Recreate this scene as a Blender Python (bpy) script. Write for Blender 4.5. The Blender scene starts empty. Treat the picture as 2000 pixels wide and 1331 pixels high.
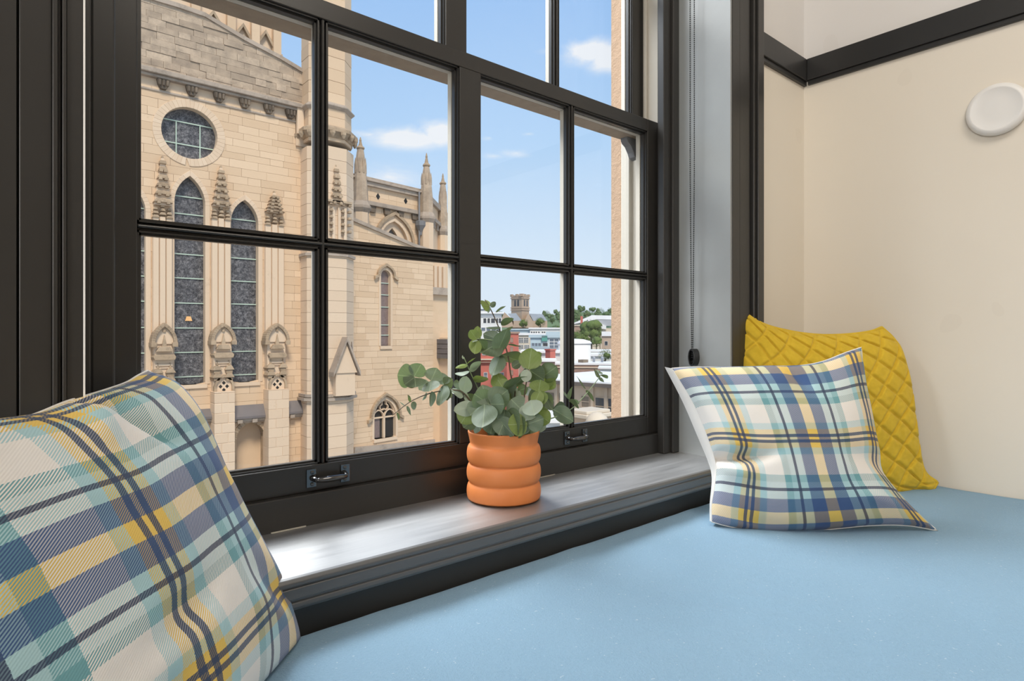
import bpy, bmesh, math, random
from mathutils import Vector, Matrix, noise
random.seed(7)
scene = bpy.context.scene
COL = scene.collection
R = math.radians

# ------------------------------------------------------------------ camera, sky, sun, lamps, exposure
F, YH = 1188.0, 652.0                      # focal length and horizon row (2000 x 1331 frame)
PHI = R(40.2)                              # camera heading, to the right of the window normal (+Y)
SP, CP = math.sin(PHI), math.cos(PHI)
HC = 0.42                                  # camera height above the seat
SEAT = 0.45
CZ = SEAT + HC
cam_d = bpy.data.cameras.new('camera'); cam = bpy.data.objects.new('camera', cam_d); COL.objects.link(cam)
cam_d.sensor_width = 36.0; cam_d.lens = 36.0 * F / 2000.0; cam_d.clip_start = 0.02; cam_d.clip_end = 3000
cam_d.shift_y = -(665.5 - YH) / 2000.0
cam.location = (0, 0, CZ); cam.rotation_euler = (R(90), 0, -PHI)
scene.camera = cam
scene.view_settings.view_transform = 'Standard'; scene.view_settings.look = 'None'
scene.view_settings.gamma = 1.0; scene.view_settings.use_curve_mapping = False
scene.view_settings.exposure = 0.0
scene.cycles.max_bounces = 10; scene.cycles.transparent_max_bounces = 16
scene.cycles.sample_clamp_indirect = 6.0

def at(x, y, t):
    """world point seen at pixel x, y at depth t along the camera axis"""
    u, v = (x - 1000.0) / F, (YH - y) / F
    return Vector((t * (SP + u * CP), t * (CP - u * SP), CZ + t * v))
def ray(x, y):
    u, v = (x - 1000.0) / F, (YH - y) / F
    return Vector((SP + u * CP, CP - u * SP, v))
def on_plane(x, y, p, n):
    d = ray(x, y); o = Vector((0, 0, CZ))
    return o + d * ((p - o).dot(n) / d.dot(n))

class NT:
    """short hand for node trees"""
    def __init__(s, tree): s.t = tree; tree.nodes.clear()
    def n(s, typ, inp=None, **kw):
        nd = s.t.nodes.new(typ)
        for k, v in kw.items(): setattr(nd, k, v)
        for k, v in (inp or {}).items():
            if isinstance(v, bpy.types.NodeSocket): s.t.links.new(v, nd.inputs[k])
            else: nd.inputs[k].default_value = v
        return nd
    def m(s, op, a, b=0.0, c=0.0):
        nd = s.t.nodes.new('ShaderNodeMath'); nd.operation = op
        for i, v in enumerate((a, b, c)):
            if isinstance(v, bpy.types.NodeSocket): s.t.links.new(v, nd.inputs[i])
            else: nd.inputs[i].default_value = v
        return nd.outputs[0]
    def mix(s, f, a, b, blend='MIX'):
        nd = s.t.nodes.new('ShaderNodeMix'); nd.data_type = 'RGBA'; nd.blend_type = blend
        for i, v in ((0, f), (6, a), (7, b)):
            if isinstance(v, bpy.types.NodeSocket): s.t.links.new(v, nd.inputs[i])
            else: nd.inputs[i].default_value = v if i == 0 else (*v[:3], 1)
        return nd.outputs[2]
    def ramp(s, f, stops, interp='LINEAR'):
        nd = s.t.nodes.new('ShaderNodeValToRGB'); cr = nd.color_ramp; cr.interpolation = interp
        while len(cr.elements) < len(stops): cr.elements.new(0.5)
        for e, (p, c) in zip(cr.elements, stops):
            e.position = p; e.color = (*c[:3], 1) if not isinstance(c, float) else (c, c, c, 1)
        s.t.links.new(f, nd.inputs[0]); return nd.outputs[0]
    def noise(s, scale, detail=3.0, vec=None, rough=0.55, dist=0.0):
        nd = s.n('ShaderNodeTexNoise', {'Scale': scale, 'Detail': detail, 'Roughness': rough, 'Distortion': dist})
        if vec is not None: s.t.links.new(vec, nd.inputs['Vector'])
        return nd.outputs['Fac']
    def obj(s): return s.n('ShaderNodeNewGeometry').outputs['Position']
    def link(s, a, b): s.t.links.new(a, b)

# sky: blue gradient by elevation with a few fair-weather clouds, the same all round the horizon
world = bpy.data.worlds.new('sky'); scene.world = world; world.use_nodes = True
w = NT(world.node_tree)
dirv = w.n('ShaderNodeTexCoord').outputs['Generated']
sep = w.n('ShaderNodeSeparateXYZ', {0: dirv})
elev = w.m('MAXIMUM', sep.outputs[2], 0.0)
sky_c = w.ramp(elev, [(0.0, (.77, .87, .98)), (.12, (.70, .84, 1.0)), (.30, (.49, .71, 1.0)), (.50, (.35, .58, .96)), (1.0, (.20, .40, .80))])
warp = w.noise(3.0, 6.0, dirv, 0.62)
mask = None
CLOUDS = [(1150, 100, .062, .030, 1.0), (1190, 112, .055, .032, 1.0), (1075, 100, .03, .008, .45), (795, 268, .085, .026, 1.0), (860, 260, .055, .030, 1.0), (720, 262, .05, .010, .5),
          (760, 345, .08, .026, .6), (1010, 300, .045, .012, .65), (1032, 262, .022, .006, .55), (955, 270, .018, .008, .5), (965, 305, .03, .008, .5), (1000, 330, .05, .02, .12)]
for cx, cy, rx, ry, dens in CLOUDS:
    d = ray(cx, cy).normalized(); e1 = Vector((d.y, -d.x, 0)).normalized(); e2 = e1.cross(d)
    du = w.n('ShaderNodeVectorMath', {0: dirv, 1: e1}, operation='DOT_PRODUCT').outputs['Value']
    dv = w.n('ShaderNodeVectorMath', {0: dirv, 1: e2}, operation='DOT_PRODUCT').outputs['Value']
    dd = w.n('ShaderNodeVectorMath', {0: dirv, 1: d}, operation='DOT_PRODUCT').outputs['Value']
    r2 = w.m('SQRT', w.m('ADD', w.m('POWER', w.m('ABSOLUTE', w.m('DIVIDE', du, rx)), 2.0), w.m('POWER', w.m('ABSOLUTE', w.m('DIVIDE', dv, ry)), 2.0)))
    mk = w.m('MULTIPLY', w.m('SUBTRACT', 1.0, r2), dens)
    mk = w.m('MULTIPLY', mk, w.m('GREATER_THAN', dd, 0.5))
    mask = mk if mask is None else w.m('MAXIMUM', mask, mk)
fine = w.noise(9.0, 8.0, w.n('ShaderNodeVectorMath', {0: dirv, 1: (1, 1, 2.2)}, operation='MULTIPLY').outputs[0], 0.62, 0.3)
placed = w.m('ADD', mask, w.m('MULTIPLY', w.m('SUBTRACT', fine, 0.52), 2.2))
placed = w.m('MULTIPLY', w.m('MAXIMUM', mask, 0.0), w.m('MAXIMUM', placed, 0.0))
placed = w.m('MULTIPLY', placed, 2.6, 0); placed = w.m('MINIMUM', placed, 1.0)
cl_c = w.mix(w.m('MINIMUM', placed, 0.93), sky_c, (.93, .95, 1.0))
bg = w.n('ShaderNodeBackground', {'Color': cl_c, 'Strength': 1.0})
w.n('ShaderNodeOutputWorld', {'Surface': bg.outputs[0]})

def light(name, kind, loc, energy, color=(1, 1, 1), aim=None, size=1.0, size_y=None, angle=None):
    d = bpy.data.lights.new(name, kind); d.energy = energy; d.color = color
    o = bpy.data.objects.new(name, d); COL.objects.link(o); o.location = loc
    if kind == 'AREA':
        d.size = size
        if size_y: d.shape = 'RECTANGLE'; d.size_y = size_y
    if angle is not None: d.angle = angle
    if aim is not None: o.rotation_euler = (Vector(aim) - Vector(loc)).to_track_quat('-Z', 'Y').to_euler()
    return o
light('sun', 'SUN', (0, 0, 40), 3.5, (1.0, .91, .78), aim=(12, 30, 0), angle=R(14))
# added area lamps, out of view, that brighten the window recess and the room
light('daylight_through_window', 'AREA', (-1.3, 4.7, 6.3), 1750, (.97, .985, 1.0), aim=(.7, .9, .6), size=9.5, size_y=2.2)  # added lamp outside, stands in for the sky's brightness on sill and reveal
light('added_overhead_fill', 'AREA', (.75, -.35, 2.70), 24, (1.0, .92, .81), aim=(1.1, .35, .7), size=.9)  # added overhead fill over the seat, no known fitting
light('side_window_light', 'AREA', (-2.35, -.9, 1.42), 58, (1.0, .965, .925), aim=(1.6, .4, .9), size=1.3, size_y=1.5)  # added fill from the left, the wall there has no window

# ------------------------------------------------------------------ materials
MATS = {}
def new_mat(name):
    m = bpy.data.materials.new(name); m.use_nodes = True; MATS[name] = m
    return m, NT(m.node_tree)
def finish(t, color, rough=0.5, bump=None, bstr=0.3, bdist=0.002, **kw):
    p = t.n('ShaderNodeBsdfPrincipled')
    def put(k, v):
        if isinstance(v, bpy.types.NodeSocket): t.link(v, p.inputs[k])
        elif k == 'Base Color': p.inputs[k].default_value = (*v[:3], 1)
        else: p.inputs[k].default_value = v
    put('Base Color', color); put('Roughness', rough)
    for k, v in kw.items(): put(k.replace('_', ' '), v)
    if bump is not None:
        b = t.n('ShaderNodeBump', {'Strength': bstr, 'Distance': bdist, 'Height': bump}); t.link(b.outputs[0], p.inputs['Normal'])
    t.n('ShaderNodeOutputMaterial', {'Surface': p.outputs[0]})
    return p
def flat(name, c, rough=0.5, var=0.12, scale=8.0, bstr=0.0, bscale=60.0, bdist=0.002, **kw):
    m, t = new_mat(name); pos = t.obj()
    n1 = t.noise(scale, 4, pos)
    c2 = tuple(v * (1 - var) for v in c); c3 = tuple(min(1, v * (1 + var)) for v in c)
    col = t.mix(n1, c2, c3)
    finish(t, col, rough, t.noise(bscale, 3, pos) if bstr else None, bstr, bdist, **kw)
    return m
flat('dark_paint', (.026, .0245, .0225), .34, .15, 6, .10, 90, .001)
flat('jamb_paint_lit', (.30, .315, .315), .30, .12, 6, .14, 40, .001, Specular_IOR_Level=.8)  # same paint as the casing, lightened: window light put into the colour
flat('rail_paint', (.022, .022, .022), .38, .12, 6, .08, 80, .001)
flat('black_metal', (.014, .014, .015), .14, .1, 20, Specular_IOR_Level=1.0, Coat_Weight=1.0, Coat_Roughness=.08)
flat('black_plastic', (.012, .012, .012), .22, .1, 20)
flat('cream_wood', (.50, .465, .40), .55, .12, 5, .15, 60)
flat('white_gap', (.85, .84, .82), .5, .03, 5)
flat('white_disc', (.80, .79, .77), .38, .02, 5)
flat('dark_soil', (.035, .026, .02), .9, .4, 60, .6, 120, .004)
flat('stem_bark', (.10, .075, .045), .6, .25, 80)
flat('stem_green', (.26, .33, .17), .5, .2, 60)
flat('floor_wood', (.28, .19, .12), .4, .2, 4)
flat('ceiling_white', (.82, .81, .79), .7, .02, 2)
flat('bench_wood', (.05, .05, .048), .4, .1, 4)
flat('slate', (.16, .14, .135), .75, .25, 1.5)
flat('lead_grey', (.17, .17, .175), .6, .3, 1.2)
flat('dark_void', (.012, .012, .013), .8, .1, 2)
flat('copper_bar', (.46, .56, .46), .6, .15, 2)
flat('copper_green', (.13, .30, .22), .7, .2, .4)

m, t = new_mat('sash_outside')           # weathered tan paint on the outer face of the upper sash
pos = t.obj(); n1 = t.noise(45, 5, pos)
finish(t, t.mix(n1, (.20, .145, .10), (.36, .28, .20)), .7, t.noise(200, 2, pos), .2)

m, t = new_mat('sill_paint')
pos = t.obj()
st = t.n('ShaderNodeMapping', {'Vector': pos, 'Scale': (2.0, 26.0, 26.0)})
streak = t.noise(3.0, 5, st.outputs[0]); specks = t.noise(38, 3, pos)
rough = t.m('ADD', .36, t.m('MULTIPLY', streak, .20))
bmp = t.n('ShaderNodeBump', {'Strength': .12, 'Distance': .002, 'Height': t.m('ADD', streak, t.m('MULTIPLY', specks, .3))})
df = t.n('ShaderNodeBsdfDiffuse', {'Color': t.mix(streak, (.060, .061, .062), (.10, .10, .10)), 'Normal': bmp.outputs[0]})
gl = t.n('ShaderNodeBsdfGlossy', {'Color': (.95, .95, .95, 1), 'Roughness': rough, 'Normal': bmp.outputs[0]})
lw = t.n('ShaderNodeLayerWeight', {'Blend': .5, 'Normal': bmp.outputs[0]})
fac = t.m('ADD', .05, t.m('MULTIPLY', t.m('POWER', lw.outputs['Facing'], 2.2), .85))
mx = t.n('ShaderNodeMixShader', {0: fac, 1: df.outputs[0], 2: gl.outputs[0]})
t.n('ShaderNodeOutputMaterial', {'Surface': mx.outputs[0]})

m, t = new_mat('room_wall')              # cream paint up to the picture rail, pale grey above it
pos = t.obj(); z = t.n('ShaderNodeSeparateXYZ', {0: pos}).outputs[2]
n1 = t.noise(1.7, 4, pos); fine = t.noise(150, 3, pos)
up = t.m('GREATER_THAN', z, 1.71)
sm = t.m('LESS_THAN', t.n('ShaderNodeTexNoise', {'Vector': pos, 'Scale': 7.0, 'Detail': 1.0}).outputs['Fac'], .27)
lo_c = t.mix(n1, (.76, .70, .60), (.80, .745, .655)); up_c = t.mix(n1, (.70, .68, .66), (.74, .72, .70))
col = t.mix(t.m('MULTIPLY', sm, .06), t.mix(up, lo_c, up_c), (.45, .38, .30))
finish(t, col, .62, fine, .08, .001)

m, t = new_mat('glass')                  # thin clear pane: passes light, mirrors at grazing angles
geo = t.n('ShaderNodeNewGeometry')
cosv = t.m('ABSOLUTE', t.n('ShaderNodeVectorMath', {0: geo.outputs['Normal'], 1: geo.outputs['Incoming']}, operation='DOT_PRODUCT').outputs['Value'])
refl = t.m('ADD', .025, t.m('MULTIPLY', t.m('POWER', t.m('SUBTRACT', 1.0, cosv), 5.0), .9))
tr = t.n('ShaderNodeBsdfTransparent', {'Color': (.985, .99, .985, 1)}); gl = t.n('ShaderNodeBsdfGlossy', {'Roughness': .0})
mx = t.n('ShaderNodeMixShader', {0: refl, 1: tr.outputs[0], 2: gl.outputs[0]})
t.n('ShaderNodeOutputMaterial', {'Surface': mx.outputs[0]})

m, t = new_mat('felt')
pos = t.obj(); n1 = t.noise(260, 3, pos, .7); n2 = t.noise(1200, 2, pos, .7); big = t.noise(5, 3, pos)
c = t.mix(n1, (.185, .33, .475), (.285, .45, .60)); c = t.mix(t.m('MULTIPLY', big, .35), c, (.31, .47, .61))
lint = t.m('GREATER_THAN', t.noise(170, 1, pos), .745)
c = t.mix(t.m('MULTIPLY', lint, .5), c, (.55, .65, .72))
finish(t, c, .95, t.m('ADD', n1, t.m('MULTIPLY', n2, .5)), .75, .003, Sheen_Weight=.25, Sheen_Roughness=.5, Sheen_Tint=(.7, .85, 1, 1), Specular_IOR_Level=.15)

W_, LT, T_, N_, Y_ = (.80, .76, .71), (.37, .57, .60), (.135, .335, .365), (.018, .036, .088), (.73, .49, .085)
NB = (.020, .068, .20)
SETT = [(0, Y_), (.072, NB), (.245, LT), (.345, N_), (.385, LT), (.46, T_), (.55, W_), (.80, LT), (.88, Y_), (.942, N_), (.984, Y_)]
def plaid(name, half, ou, ov, fc):
    m, t = new_mat(name)
    uv = t.n('ShaderNodeUVMap', uv_map='cloth').outputs[0]; s = t.n('ShaderNodeSeparateXYZ', {0: uv})
    u, v = s.outputs[0], s.outputs[1]
    wob = t.m('MULTIPLY', t.m('SUBTRACT', t.noise(900, 2, uv), .5), .0012)
    pu = t.m('DIVIDE', t.m('PINGPONG', t.m('ADD', t.m('ADD', u, ou), wob), half), half)
    pv = t.m('DIVIDE', t.m('PINGPONG', t.m('ADD', t.m('ADD', v, ov), wob), half), half)
    cu, cv = t.ramp(pu, SETT, 'CONSTANT'), t.ramp(pv, SETT, 'CONSTANT')
    tw = t.m('FRACT', t.m('MULTIPLY', t.m('ADD', u, t.m('MULTIPLY', v, -1.0)), fc))
    pick = t.m('SMOOTH_MIN', 1.0, t.m('MULTIPLY', t.m('ABSOLUTE', t.m('SUBTRACT', tw, .5)), 2.0), .1)
    sel = t.n('ShaderNodeMapRange', {'Value': pick, 'From Min': .38, 'From Max': .62}).outputs[0]
    col = t.mix(sel, cu, cv)
    line = [(p, 1.0 if c is N_ else 0.0) for p, c in SETT]
    solid = t.m('MAXIMUM', t.ramp(pu, line, 'CONSTANT'), t.ramp(pv, line, 'CONSTANT'))
    col = t.mix(t.m('MULTIPLY', solid, .75), col, N_)
    band_ = [(p, 1.0 if c is NB else 0.0) for p, c in SETT]
    nb = t.m('MAXIMUM', t.ramp(pu, band_, 'CONSTANT'), t.ramp(pv, band_, 'CONSTANT'))
    col = t.mix(t.m('MULTIPLY', nb, .5), col, NB)
    fz = t.noise(1500, 3, uv)
    col = t.mix(t.m('MULTIPLY', fz, .12), col, (.62, .66, .68))
    bump = t.m('ADD', t.m('MULTIPLY', pick, .7), t.m('MULTIPLY', fz, .8))
    finish(t, col, .92, bump, .35, .0009, Sheen_Weight=.12, Specular_IOR_Level=.15)
flat('white_fabric', (.78, .76, .72), .9, .05, 20, .3, 900, .001)

m, t = new_mat('yellow_quilt')
pos = t.obj(); n1 = t.noise(55, 4, pos); n2 = t.noise(900, 3, pos)
c = t.mix(n1, (.55, .36, .022), (.78, .545, .05))
finish(t, c, .9, t.m('ADD', n2, t.m('MULTIPLY', n1, .6)), .5, .0012, Sheen_Weight=.3, Sheen_Tint=(1, .9, .4, 1), Specular_IOR_Level=.2)

m, t = new_mat('terracotta')
pos = t.obj(); n1 = t.noise(22, 4, pos); n2 = t.noise(300, 3, pos)
finish(t, t.mix(n1, (.64, .19, .05), (.76, .255, .075)), .55, n2, .12, .0006)

def leafmat(name, a, b, back):
    m, t = new_mat(name)
    pos = t.obj(); uv = t.n('ShaderNodeUVMap', uv_map='leaf').outputs[0]; s = t.n('ShaderNodeSeparateXYZ', {0: uv})
    n1 = t.noise(60, 4, pos)
    c = t.mix(n1, a, b)
    au = t.m('ABSOLUTE', s.outputs[0])
    rib = t.m('LESS_THAN', au, .035)
    vein = t.m('LESS_THAN', t.m('ABSOLUTE', t.m('SUBTRACT', t.m('FRACT', t.m('MULTIPLY', t.m('SUBTRACT', s.outputs[1], t.m('MULTIPLY', au, .9)), 4.0)), .5)), .045)
    vn = t.m('MAXIMUM', t.m('MULTIPLY', rib, .7), t.m('MULTIPLY', vein, .22))
    c = t.mix(vn, c, (.42, .52, .30))
    geo = t.n('ShaderNodeNewGeometry')
    c = t.mix(t.m('MULTIPLY', geo.outputs['Backfacing'], .55), c, back)
    p = t.n('ShaderNodeBsdfPrincipled', {'Base Color': c, 'Roughness': .5})
    b_ = t.n('ShaderNodeBump', {'Strength': .25, 'Distance': .001, 'Height': t.m('ADD', n1, vn)}); t.link(b_.outputs[0], p.inputs['Normal'])
    tl = t.n('ShaderNodeBsdfTranslucent', {'Color': t.mix(.5, c, (.35, .5, .05))})
    mx = t.n('ShaderNodeMixShader', {0: .22, 1: p.outputs[0], 2: tl.outputs[0]})
    t.n('ShaderNodeOutputMaterial', {'Surface': mx.outputs[0]})
leafmat('leaf_grey', (.048, .085, .048), (.12, .168, .105), (.20, .26, .185))
leafmat('leaf_green', (.085, .14, .022), (.22, .29, .05), (.26, .33, .12))
leafmat('leaf_dark', (.022, .042, .02), (.055, .088, .042), (.16, .21, .14))
leafmat('leaf_pale', (.24, .31, .24), (.36, .43, .34), (.40, .46, .38))

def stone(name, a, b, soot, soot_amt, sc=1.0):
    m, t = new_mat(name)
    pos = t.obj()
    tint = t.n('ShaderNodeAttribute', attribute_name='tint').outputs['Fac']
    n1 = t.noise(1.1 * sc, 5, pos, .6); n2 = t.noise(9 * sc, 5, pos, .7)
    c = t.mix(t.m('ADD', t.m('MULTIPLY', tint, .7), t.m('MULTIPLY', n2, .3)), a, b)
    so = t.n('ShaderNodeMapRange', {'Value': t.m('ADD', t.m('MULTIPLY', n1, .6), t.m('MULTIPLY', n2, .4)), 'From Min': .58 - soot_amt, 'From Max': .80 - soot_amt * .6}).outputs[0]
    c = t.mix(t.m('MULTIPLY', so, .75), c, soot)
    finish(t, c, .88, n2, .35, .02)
stone('limestone', (.60, .42, .265), (.74, .545, .365), (.44, .30, .19), .0)
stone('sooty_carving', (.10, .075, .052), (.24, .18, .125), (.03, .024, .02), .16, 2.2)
stone('limestone_smooth', (.64, .47, .32), (.72, .55, .39), (.42, .29, .19), .0)
stone('limestone_sooty', (.36, .27, .19), (.62, .475, .34), (.19, .15, .115), .17, 2.6)
stone('carved_stone', (.36, .255, .16), (.52, .385, .255), (.10, .07, .045), .12, 2.2)
stone('weathered_stone', (.33, .26, .20), (.47, .38, .30), (.10, .08, .062), .10, 1.6)
stone('jamb_stone', (.40, .265, .17), (.52, .37, .25), (.25, .17, .10), .02, 6)
m, t = new_mat('leaded_glass')           # dark church glass with fine lead tracery
pos = t.obj(); vo = t.n('ShaderNodeTexVoronoi', {'Vector': pos, 'Scale': 7.0}, feature='DISTANCE_TO_EDGE').outputs['Distance']
nn = t.noise(7.5, 6, pos, .85)
ln = t.m('LESS_THAN', vo, .025)
c = t.mix(t.ramp(nn, [(.35, (.012, .013, .018)), (.5, (.045, .045, .055)), (.68, (.14, .14, .15))]), (.05, .05, .055), (.05, .05, .055))
c = t.ramp(nn, [(.38, (.010, .010, .014)), (.5, (.06, .058, .065)), (.62, (.24, .23, .23))])
c = t.mix(t.m('MULTIPLY', ln, .7), c, (.19, .185, .18))
finish(t, c, .45, nn, .5, .02)
m, t = new_mat('purple_glass')
pos = t.obj(); nn = t.noise(9, 3, pos, .7)
finish(t, t.mix(nn, (.10, .065, .06), (.30, .22, .20)), .4)
flat('lamp_glow', (.9, .5, .2), .5)

def plain(name, c, rough=.75, var=.12, sc=.5): return flat(name, c, rough, var, sc)
plain('red_brick', (.56, .155, .115)); plain('brown_brick', (.38, .25, .19)); plain('cream_render', (.66, .56, .43)); plain('white_render', (.78, .76, .72))
plain('tan_render', (.52, .38, .28)); plain('grey_metal', (.40, .42, .45)); plain('pale_blue_metal', (.48, .58, .62)); plain('teal_panel', (.10, .34, .28))
plain('ochre_panel', (.62, .42, .20)); plain('white_roof', (.88, .86, .84)); plain('grey_roof', (.42, .42, .43)); plain('blue_slate', (.36, .40, .45))
plain('church_stone', (.46, .34, .245)); plain('window_dark', (.05, .055, .065), .3); plain('window_blue', (.15, .18, .22), .25); plain('brown_shade', (.22, .17, .12))
plain('asphalt', (.20, .20, .195)); plain('hill_green', (.13, .19, .08), .9, .35, .02); plain('eave_brown', (.13, .105, .09)); plain('sand_render', (.60, .46, .33))
m, t = new_mat('foliage')
pos = t.obj(); nn = t.noise(.55, 5, pos, .75)
finish(t, t.mix(nn, (.045, .085, .018), (.19, .26, .065)), .9, nn, .9, .6)
m, t = new_mat('foliage_far')
pos = t.obj(); nn = t.noise(.16, 5, pos, .75)
finish(t, t.mix(nn, (.06, .11, .045), (.17, .235, .10)), .9, nn, .9, 2.0)
flat('tree_bark', (.14, .10, .07), .9, .2, 2)

# ------------------------------------------------------------------ mesh helpers
ORG = {}
class MB:
    """collects solids in world space; build() links them as one mesh object"""
    def __init__(s): s.v = []; s.f = []; s.sm = []; s.tint = []; s.cur = None
    def add(s, vs, fs, smooth=False, tint=None):
        o = len(s.v); s.v += [tuple(p) for p in vs]
        tn = random.random() if tint is None else tint
        for f in fs: s.f.append([o + i for i in f]); s.sm.append(smooth); s.tint.append(tn)
        return s
    def box(s, x0, x1, y0, y1, z0, z1, tint=None):
        v = [(x, y, z) for z in (z0, z1) for y in (y0, y1) for x in (x0, x1)]
        return s.add(v, [(0, 2, 3, 1), (4, 5, 7, 6), (0, 1, 5, 4), (2, 6, 7, 3), (0, 4, 6, 2), (1, 3, 7, 5)], tint=tint)
    def prism(s, front, off, tint=None, back=True):
        """front: 3D polygon, off: vector to its back copy"""
        n = len(front); off = Vector(off)
        v = [Vector(p) for p in front] + [Vector(p) + off for p in front]
        fs = [tuple(range(n))] + ([tuple(range(2 * n - 1, n - 1, -1))] if back else [])
        fs += [((i + 1) % n, i, n + i, n + (i + 1) % n) for i in range(n)]
        return s.add(v, fs, tint=tint)
    def lathe(s, c, prof, n=32, smooth=True, cap=True, tint=None, rot=0.0):
        vs, fs = [], []
        for r, z in prof:
            for k in range(n):
                a = 2 * math.pi * k / n + rot; vs.append((c[0] + r * math.cos(a), c[1] + r * math.sin(a), c[2] + z))
        for j in range(len(prof) - 1):
            for k in range(n):
                k2 = (k + 1) % n; fs.append((j * n + k, j * n + k2, (j + 1) * n + k2, (j + 1) * n + k))
        if cap: fs += [tuple(range(n - 1, -1, -1)), tuple((len(prof) - 1) * n + k for k in range(n))]
        return s.add(vs, fs, smooth, tint)
    def tube(s, pts, rad, n=8, smooth=True, closed=False, tint=None):
        pts = [Vector(p) for p in pts]; m_ = len(pts); vs, fs = [], []
        up = Vector((.13, .21, .97))
        for i, p in enumerate(pts):
            a = pts[(i - 1) % m_] if closed else pts[max(i - 1, 0)]; b = pts[(i + 1) % m_] if closed else pts[min(i + 1, m_ - 1)]
            d = (b - a).normalized(); e = d.cross(up)
            if e.length < .05: e = d.cross(Vector((1, 0, 0)))
            e.normalize(); g = d.cross(e); r = rad[i] if isinstance(rad, (list, tuple)) else rad
            for k in range(n):
                an = 2 * math.pi * k / n; vs.append(p + e * (r * math.cos(an)) + g * (r * math.sin(an)))
        for i in range(m_ if closed else m_ - 1):
            j = (i + 1) % m_
            for k in range(n):
                k2 = (k + 1) % n; fs.append((i * n + k2, i * n + k, j * n + k, j * n + k2))
        if not closed: fs += [tuple(range(n)), tuple((m_ - 1) * n + k for k in range(n - 1, -1, -1))]
        return s.add(vs, fs, smooth, tint)
    def build(s, name, mat, parent=None, org=None, bevel=0.0, bseg=2):
        me = bpy.data.meshes.new(name)
        o3 = Vector(org) if org is not None else Vector(ORG.get(parent.name, (0, 0, 0)) if parent is not None else (0, 0, 0))
        me.from_pydata([Vector(p) - o3 for p in s.v], [], s.f)
        me.polygons.foreach_set('use_smooth', s.sm)
        at_ = me.attributes.new('tint', 'FLOAT', 'FACE'); at_.data.foreach_set('value', s.tint)
        me.materials.append(MATS[mat] if isinstance(mat, str) else mat)
        o = bpy.data.objects.new(name, me); COL.objects.link(o)
        if parent is not None: o.parent = parent; ORG[o.name] = tuple(o3)
        else: o.location = o3; ORG[o.name] = tuple(o3)
        if bevel:
            b = o.modifiers.new('bevel', 'BEVEL'); b.width = bevel; b.segments = bseg; b.limit_method = 'ANGLE'
        return o
def tag(o, label=None, cat=None, group=None, kind=None):
    for k, v in (('label', label), ('category', cat), ('group', group), ('kind', kind)):
        if v: o[k] = v
    return o
def empty(name, loc, label=None, cat=None, group=None, kind=None):
    o = bpy.data.objects.new(name, None); COL.objects.link(o); o.location = loc; ORG[o.name] = tuple(loc); o.empty_display_size = .1
    return tag(o, label, cat, group, kind)
def B(*a): return MB().box(*a)
# ------------------------------------------------------------------ room shell
XR, YW = 4.776 * HC, 2.143 * HC            # right wall plane, window wall plane
XL, YB, ZC = -2.5, -3.0, 2.8
OX0, OX1, OZ0, OZ1 = .18 * HC, 3.55 * HC, SEAT + .04, 2.40   # opening in the window wall
YO = 1.236                                 # outer face of the window wall
SILL = CZ - .808 * HC
WT = .12
def struct(name, mb, mat, parent=None, bevel=0.0):
    o = mb.build(name, mat, parent, bevel=bevel)
    if parent is None: o['kind'] = 'structure'
    return o
struct('floor', B(XL - WT, XR + WT, YB - WT, YW, -.1, 0), 'floor_wood')
struct('ceiling', B(XL - WT, XR + WT, YB - WT, YO, ZC, ZC + .1), 'ceiling_white')
struct('wall_right', B(XR, XR + WT, YB, YO, 0, ZC), 'room_wall')
struct('wall_left', B(XL - WT, XL, YB, YO, 0, ZC), 'room_wall')
struct('wall_back', B(XL - WT, XR + WT, YB - WT, YB, 0, ZC), 'room_wall')
wm = MB(); wm.box(XL, OX0 - .012, YW, YO - .02, 0, ZC); wm.box(OX1 + .012, XR, YW, YO - .02, 0, ZC)
wm.box(OX0 - .012, OX1 + .012, YW, YO - .02, 0, OZ0); wm.box(OX0 - .012, OX1 + .012, YW, YO - .02, OZ1, ZC)
struct('wall_window', wm, 'room_wall')
ew = MB()                                   # outer skin of the window wall, brown stone
sx0, sx1 = .16 * HC, 3.52 * HC
ew.box(XL - WT, sx0, YO - .02, YO + .028, -1.5, 4.2); ew.box(sx1, XR + 2.5, YO - .02, YO + .028, -1.5, 4.2)
ew.box(sx0, sx1, YO - .02, YO + .05, -1.5, SILL + .005); ew.box(sx0, sx1, YO - .02, YO + .028, OZ1, 4.2)
struct('wall_outside', ew, 'jamb_stone')

# picture rail: a flat band with a narrow moulding under it, on both walls
rz0, rz1 = CZ + .0, 0
r_top = CZ + ray(1573, 120.5).z * (XR / ray(1573, 120.5).x); r_bot = CZ + ray(1573, 170).z * (XR / ray(1573, 170).x)
RAILZ = (r_bot, r_top)
def rail(name, x0, x1, y0, y1, axis):
    d, e = .016, .010
    m_ = MB()
    if axis == 'x':
        m_.box(x0, x1, y1 - d, y1, RAILZ[0] + .014, RAILZ[1]); m_.box(x0, x1, y1 - e, y1, RAILZ[0], RAILZ[0] + .014)
    else:
        m_.box(x1 - d, x1, y0, y1, RAILZ[0] + .014, RAILZ[1]); m_.box(x1 - e, x1, y0, y1, RAILZ[0], RAILZ[0] + .014)
    struct(name, m_, 'rail_paint', bevel=.0015)
rail('trim_1', 0, XR, YB, YW - .0165, 'y')
rail('trim_2', 3.9 * HC, XR - .0005, 0, YW, 'x')

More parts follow.
